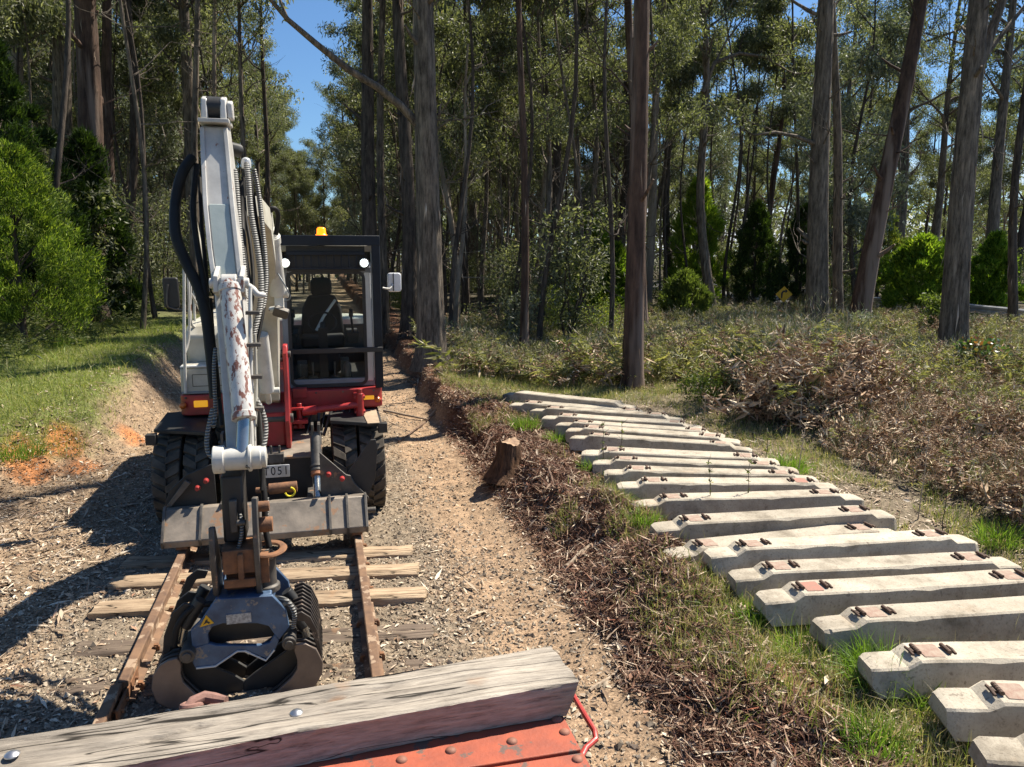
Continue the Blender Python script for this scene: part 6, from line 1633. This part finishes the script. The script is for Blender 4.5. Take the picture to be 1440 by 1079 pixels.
# ---- hitch
q0, q1 = PP(312, 664, 5.22), PP(346, 762, 5.10)
ht_ = empty('hitch', (0, 0, 0), None, None); ht_.parent = ex
mb = MB(); mb.box(q0.x, q1.x, 5.10, 5.34, q1.z, q0.z); part(mb, 'hitch_body', 'black', ht_, .015)
mb = MB(); mb.box(q0.x + .05, q1.x - .04, 5.06, 5.10, q1.z + .08, q0.z - .15); mb.cyl((q0.x + .09, 5.05, q1.z + .15), (q0.x + .15, 5.05, q1.z + .15), .02); part(mb, 'latch', 'steel', ht_, .008)
def xplate(px_, pts, th, name, mat, parent):
    """plate parallel to the track plane; pts: (py, Y)"""
    P = [PP(px_, b_, Y) for b_, Y in pts]; xx = sum(p.x for p in P) / len(P); m_ = MB(); m_.prism([(p.y, p.z) for p in P], xx - th / 2, xx + th / 2, 'x'); return part(m_, name, mat, parent, .006)
xplate(363, [(700, 5.02), (698, 5.12), (735, 5.22), (800, 5.24), (838, 5.24), (838, 5.02), (800, 4.98), (760, 4.97)], .035, 'hitch_cheek', 'steel', ht_)
xplate(303, [(742, 5.0), (740, 5.06), (790, 5.24), (838, 5.24), (838, 5.02), (785, 4.96)], .035, 'hitch_cheek', 'steel', ht_)
a0, a1 = PP(313, 772, 5.05), PP(362, 845, 5.0)
mb = MB(); mb.box(a0.x, a1.x, 5.0, 5.24, a0.z - .16, a0.z); mb.box(a0.x, a1.x, 5.0, 5.03, a1.z + .10, a1.z + .16); mb.box(a0.x, a1.x, 5.12, 5.24, a1.z, a0.z - .1); mb.box(a0.x + .095, a0.x + .13, 4.97, 5.0, a0.z - .19, a0.z - .02); part(mb, 'hitch_box', 'rusty', ht_, .006)
q = PP(372, 712, 5.1); mb = MB(); mb.cyl(q - V3((.06, 0, 0)), q + V3((.03, 0, 0)), .035); q = PP(368, 738, 5.1); mb.cyl(q - V3((.05, 0, 0)), q + V3((.07, 0, 0)), .05); part(mb, 'hitch_pin', 'rusty', ht_, .004)
# rotator
rc = PP(343, 843, 5.14)
mb = MB(); mb.lathe((rc.x, 5.15, rc.z - .03), (0, 0, 1), [(-.02, .155), (0, .172), (.05, .172), (.06, .165), (.09, .15), (.10, .05)], 36); rt = part(mb, 'rotator', 'rusty', bevel=.004)
mc = PP(379, 805, 5.14)
mb = MB(); mb.lathe((mc.x - .02, 5.14, mc.z - .12), (0, 0, 1), [(0, .085), (.04, .085), (.05, .065), (.22, .065), (.23, .075), (.25, .075)], 24); mb.cyl((mc.x - .02, 5.14, mc.z + .12), (mc.x - .02, 5.14, mc.z + .17), .03); part(mb, 'rotator_motor', 'steel', rt, .004)
rg = PP(378, 772, 5.10)
mb = MB(); mb.ring((rg.x, 5.10, rg.z), (0, -.12, 1), .092, .026, 32, 8, .5); mb.box(rg.x - .05, rg.x - .0, 5.02, 5.06, rg.z - .2, rg.z); part(mb, 'rusty_ring', 'rusty', rt, 0)

# ---- grapple
gp = empty('grapple', (0, 0, 0), None, None); gp.parent = ex
GF, GB = 4.96, 5.42
up_ = [(268, 887), (283, 872), (303, 843), (383, 838), (402, 858), (407, 882), (393, 900), (386, 893), (378, 881), (362, 877), (314, 877), (298, 882), (292, 893), (294, 905), (270, 912)]
lo_ = [(270, 912), (294, 905), (304, 908), (366, 908), (380, 904), (386, 893), (393, 900), (388, 912), (375, 927), (345, 915), (334, 915), (308, 935), (303, 938), (275, 941), (271, 933)]
def gplate(px, Yc, th, name, mat, parent, Yref=GF, scale=1.0):
    P = [PP(a, b_, Yref) for a, b_ in px]; m_ = MB(); cx = sum(p.x for p in P) / len(P)
    m_.prism([(p.x, p.z) for p in P], Yc, Yc + th, 'y'); return part(m_, name, mat, parent, .005)
for k, Yc in enumerate((GF, GB)):
    a = gplate(up_, Yc, .035, 'grapple_housing', 'blue', gp); gplate(lo_, Yc + .0004, .035, 'housing_lower_plate', 'blue', gp)
pa, pb_ = PP(305, 846, GF), PP(383, 872, GF)
mb = MB(); mb.box(pa.x, pb_.x, GF + .03, GB, pb_.z, pa.z - .0); part(mb, 'housing_top_block', 'blue', gp, .01)
mb = MB(); zc = PP(340, 893, GF).z; mb.box(PP(285, 893, GF).x, PP(393, 893, GF).x, GF + .10, GF + .13, zc - .085, zc + .12); part(mb, 'housing_hole_shade', 'black', gp, 0)  # black sheet stands in for the shade inside the housing hole
for (a, b_, r) in ((265, 917, .048), (407, 900, .045)):
    p = PP(a, b_, GF); mb = MB(); mb.cyl((p.x, GF - .06, p.z), (p.x, GB + .08, p.z), r, n=22); mb.cyl((p.x, GF - .075, p.z), (p.x, GF - .06, p.z), r * .6, n=16); part(mb, 'claw_pin', 'steel', gp, .004)
# rim edges of the lower housing
e = [PP(*q, GF - .004) for q in ((276, 940), (303, 937), (334, 916), (345, 916), (374, 929), (386, 914))]
mb = MB(); mb.tube(e, .007, 6); part(mb, 'housing_lip', 'silver', gp, 0)
# data plate and warning sticker
p, q = PP(319, 878, GF), PP(353, 861, GF); mb = MB(); mb.box(p.x, q.x, GF - .006, GF - .0005, p.z, q.z); part(mb, 'data_plate', pmat('printed data plate', (.5, .5, .48), (.15, .15, .15), 60, .5), gp, 0)
P = [PP(290, 865, GF), PP(301, 876, GF), PP(281, 882, GF)]; mb = MB(); mb.prism([(p.x, p.z) for p in P], GF - .004, GF - .0005, 'y'); stk = part(mb, 'warning_sticker', 'yellow', gp, 0)
c = sum(P, V3()) / 3; mb = MB(); mb.prism([(c.x - .022, c.z - .018), (c.x - .005, c.z + .012), (c.x + .006, c.z + .02), (c.x + .006, c.z + .004), (c.x + .02, c.z - .004), (c.x + .014, c.z - .016), (c.x, c.z - .006)], GF - .0055, GF - .0042, 'y'); part(mb, 'sticker_mark', 'black', stk, 0)
Lt = [(250, 922), (238, 925), (226, 932), (216, 947), (214, 966), (222, 984), (240, 993), (262, 997), (300, 999), (334, 998), (337, 990), (310, 989), (289, 984), (272, 969), (259, 956), (255, 944), (256, 933), (254, 926)]
Rt = [(415, 903), (430, 902), (445, 910), (454, 928), (453, 945), (443, 962), (424, 978), (400, 989), (370, 997), (337, 999), (337, 990), (364, 985), (390, 968), (410, 950), (418, 938), (418, 925), (414, 912)]
TN = 9
L_shade = [(250, 922), (238, 925), (226, 932), (216, 947), (214, 966), (222, 984), (240, 993), (262, 997), (300, 999), (338, 998), (342, 968), (325, 958), (300, 948), (278, 938), (256, 930)]  # filled outlines for black plates that stand for shade inside the claws
R_shade = [(415, 903), (430, 902), (445, 910), (454, 928), (453, 945), (443, 962), (424, 978), (400, 989), (370, 997), (337, 999), (342, 968), (358, 955), (380, 940), (400, 926), (412, 912)]
for k in range(TN):
    Yc = GF - .035 + k * .06
    gplate(L_shade if k % 3 == 2 else Lt, Yc, .026, 'tine_and_shade_plate', 'black' if k % 3 == 2 else ('claw' if k else 'clawface_lit'), gp); gplate(R_shade if k % 3 == 2 else Rt, Yc, .026, 'tine_and_shade_plate', 'black' if k % 3 == 2 else ('claw' if k else 'clawface_lit'), gp)  # every third plate is a black fill painting the shaded interior
# outer shells tying the tines together
def shell(px, name):
    P = [PP(a, b_, GF) for a, b_ in px]; m_ = MB(); n = len(P); y0, y1 = GF - .02, GF + .50; vs = [(p.x, y0, p.z) for p in P] + [(p.x, y1, p.z) for p in P]
    c = V3((PP(336, 940, GF).x, 0, PP(336, 940, GF).z)); P2 = [V3((p.x + (c.x - p.x) * .04, 0, p.z + (c.z - p.z) * .04)) for p in P]
    vs += [(p.x, y0, p.z) for p in P2] + [(p.x, y1, p.z) for p in P2]; fs = []
    for i in range(n - 1): fs += [(i, i + 1, n + i + 1, n + i), (2 * n + i, 3 * n + i, 3 * n + i + 1, 2 * n + i + 1), (i, 2 * n + i, 2 * n + i + 1, i + 1), (n + i, n + i + 1, 3 * n + i + 1, 3 * n + i)]
    fs += [(0, n, 3 * n, 2 * n), (n - 1, 3 * n - 1, 4 * n - 1, 2 * n - 1)]
    m_.add(vs, fs); part(m_, name, 'claw', gp, 0)
shell([(228, 934), (219, 948), (217, 966), (226, 981)], 'claw_shell'); shell([(443, 914), (451, 928), (451, 943), (443, 959)], 'claw_shell')
shell([(240, 989), (262, 991.5), (285, 994)], 'claw_shell'); shell([(424, 974), (400, 984.5), (380, 990)], 'claw_shell')
# upper knuckles and grab rams
for s, pts in ((-1, [(262, 870), (280, 853)]), (1, [(420, 872), (400, 858)])):
    for Yc in (GF + .10, GF + .30):
        p, q = PP(*pts[0], GF), PP(*pts[1], GF); p.y = q.y = Yc; mb = MB(); mb.cyl(p + V3((s * .03, 0, -.10)), q, .04, n=16); part(mb, 'grab_ram', 'black', gp, .004)
        pp_ = PP((250 if s < 0 else 430), (905 if s < 0 else 893), GF); pp_.y = Yc; mb = MB(); mb.cyl(pp_ + V3((s * -.00, 0, -.06)), p + V3((s * .02, 0, -.05)), .028, n=14); part(mb, 'ram_rod', 'chrome', gp, 0)
for k in range(TN):      # upper ribs of the right claw, seen stacked behind each other
    Yc = GF - .033 + k * .06
    gplate([(410, 866), (424, 860), (437, 868), (447, 888), (453, 925), (446, 914), (438, 888), (428, 874), (412, 873)], Yc + .03, .014, 'claw_rib', 'claw', gp)
    gplate([(273, 860), (255, 858), (238, 872), (226, 905), (224, 936), (236, 926), (242, 895), (254, 874), (268, 872)], Yc + .33 if k > 4 else Yc + .13, .02, 'claw_rib', 'black', gp) if k % 3 == 0 else None
hosep([PP(300, 858, GF) + V3((0, .1, 0)), PP(270, 862, GF) + V3((0, .08, 0)), PP(248, 885, GF) + V3((0, .06, 0)), PP(243, 915, GF) + V3((0, .06, 0))], .02, 'hose', parent=gp)
hosep([PP(385, 850, GF) + V3((0, .1, 0)), PP(402, 848, GF) + V3((0, .04, 0)), PP(414, 862, GF) + V3((0, .0, 0)), PP(412, 885, GF) + V3((0, .02, 0))], .016, 'spiral', parent=gp)
# undercarriage clutter visible below the red frame
for k in range(9):
    x_ = -.15 + k * .07; mb = MB(); mb.cyl((x_, 8.9 + .05 * (k % 3), 1.1), (x_ + random.uniform(-.1, .1), 8.75, .85), .012 + .006 * (k % 2)); part(mb, 'brake_line', 'steel' if k % 2 else 'black', bevel=0)
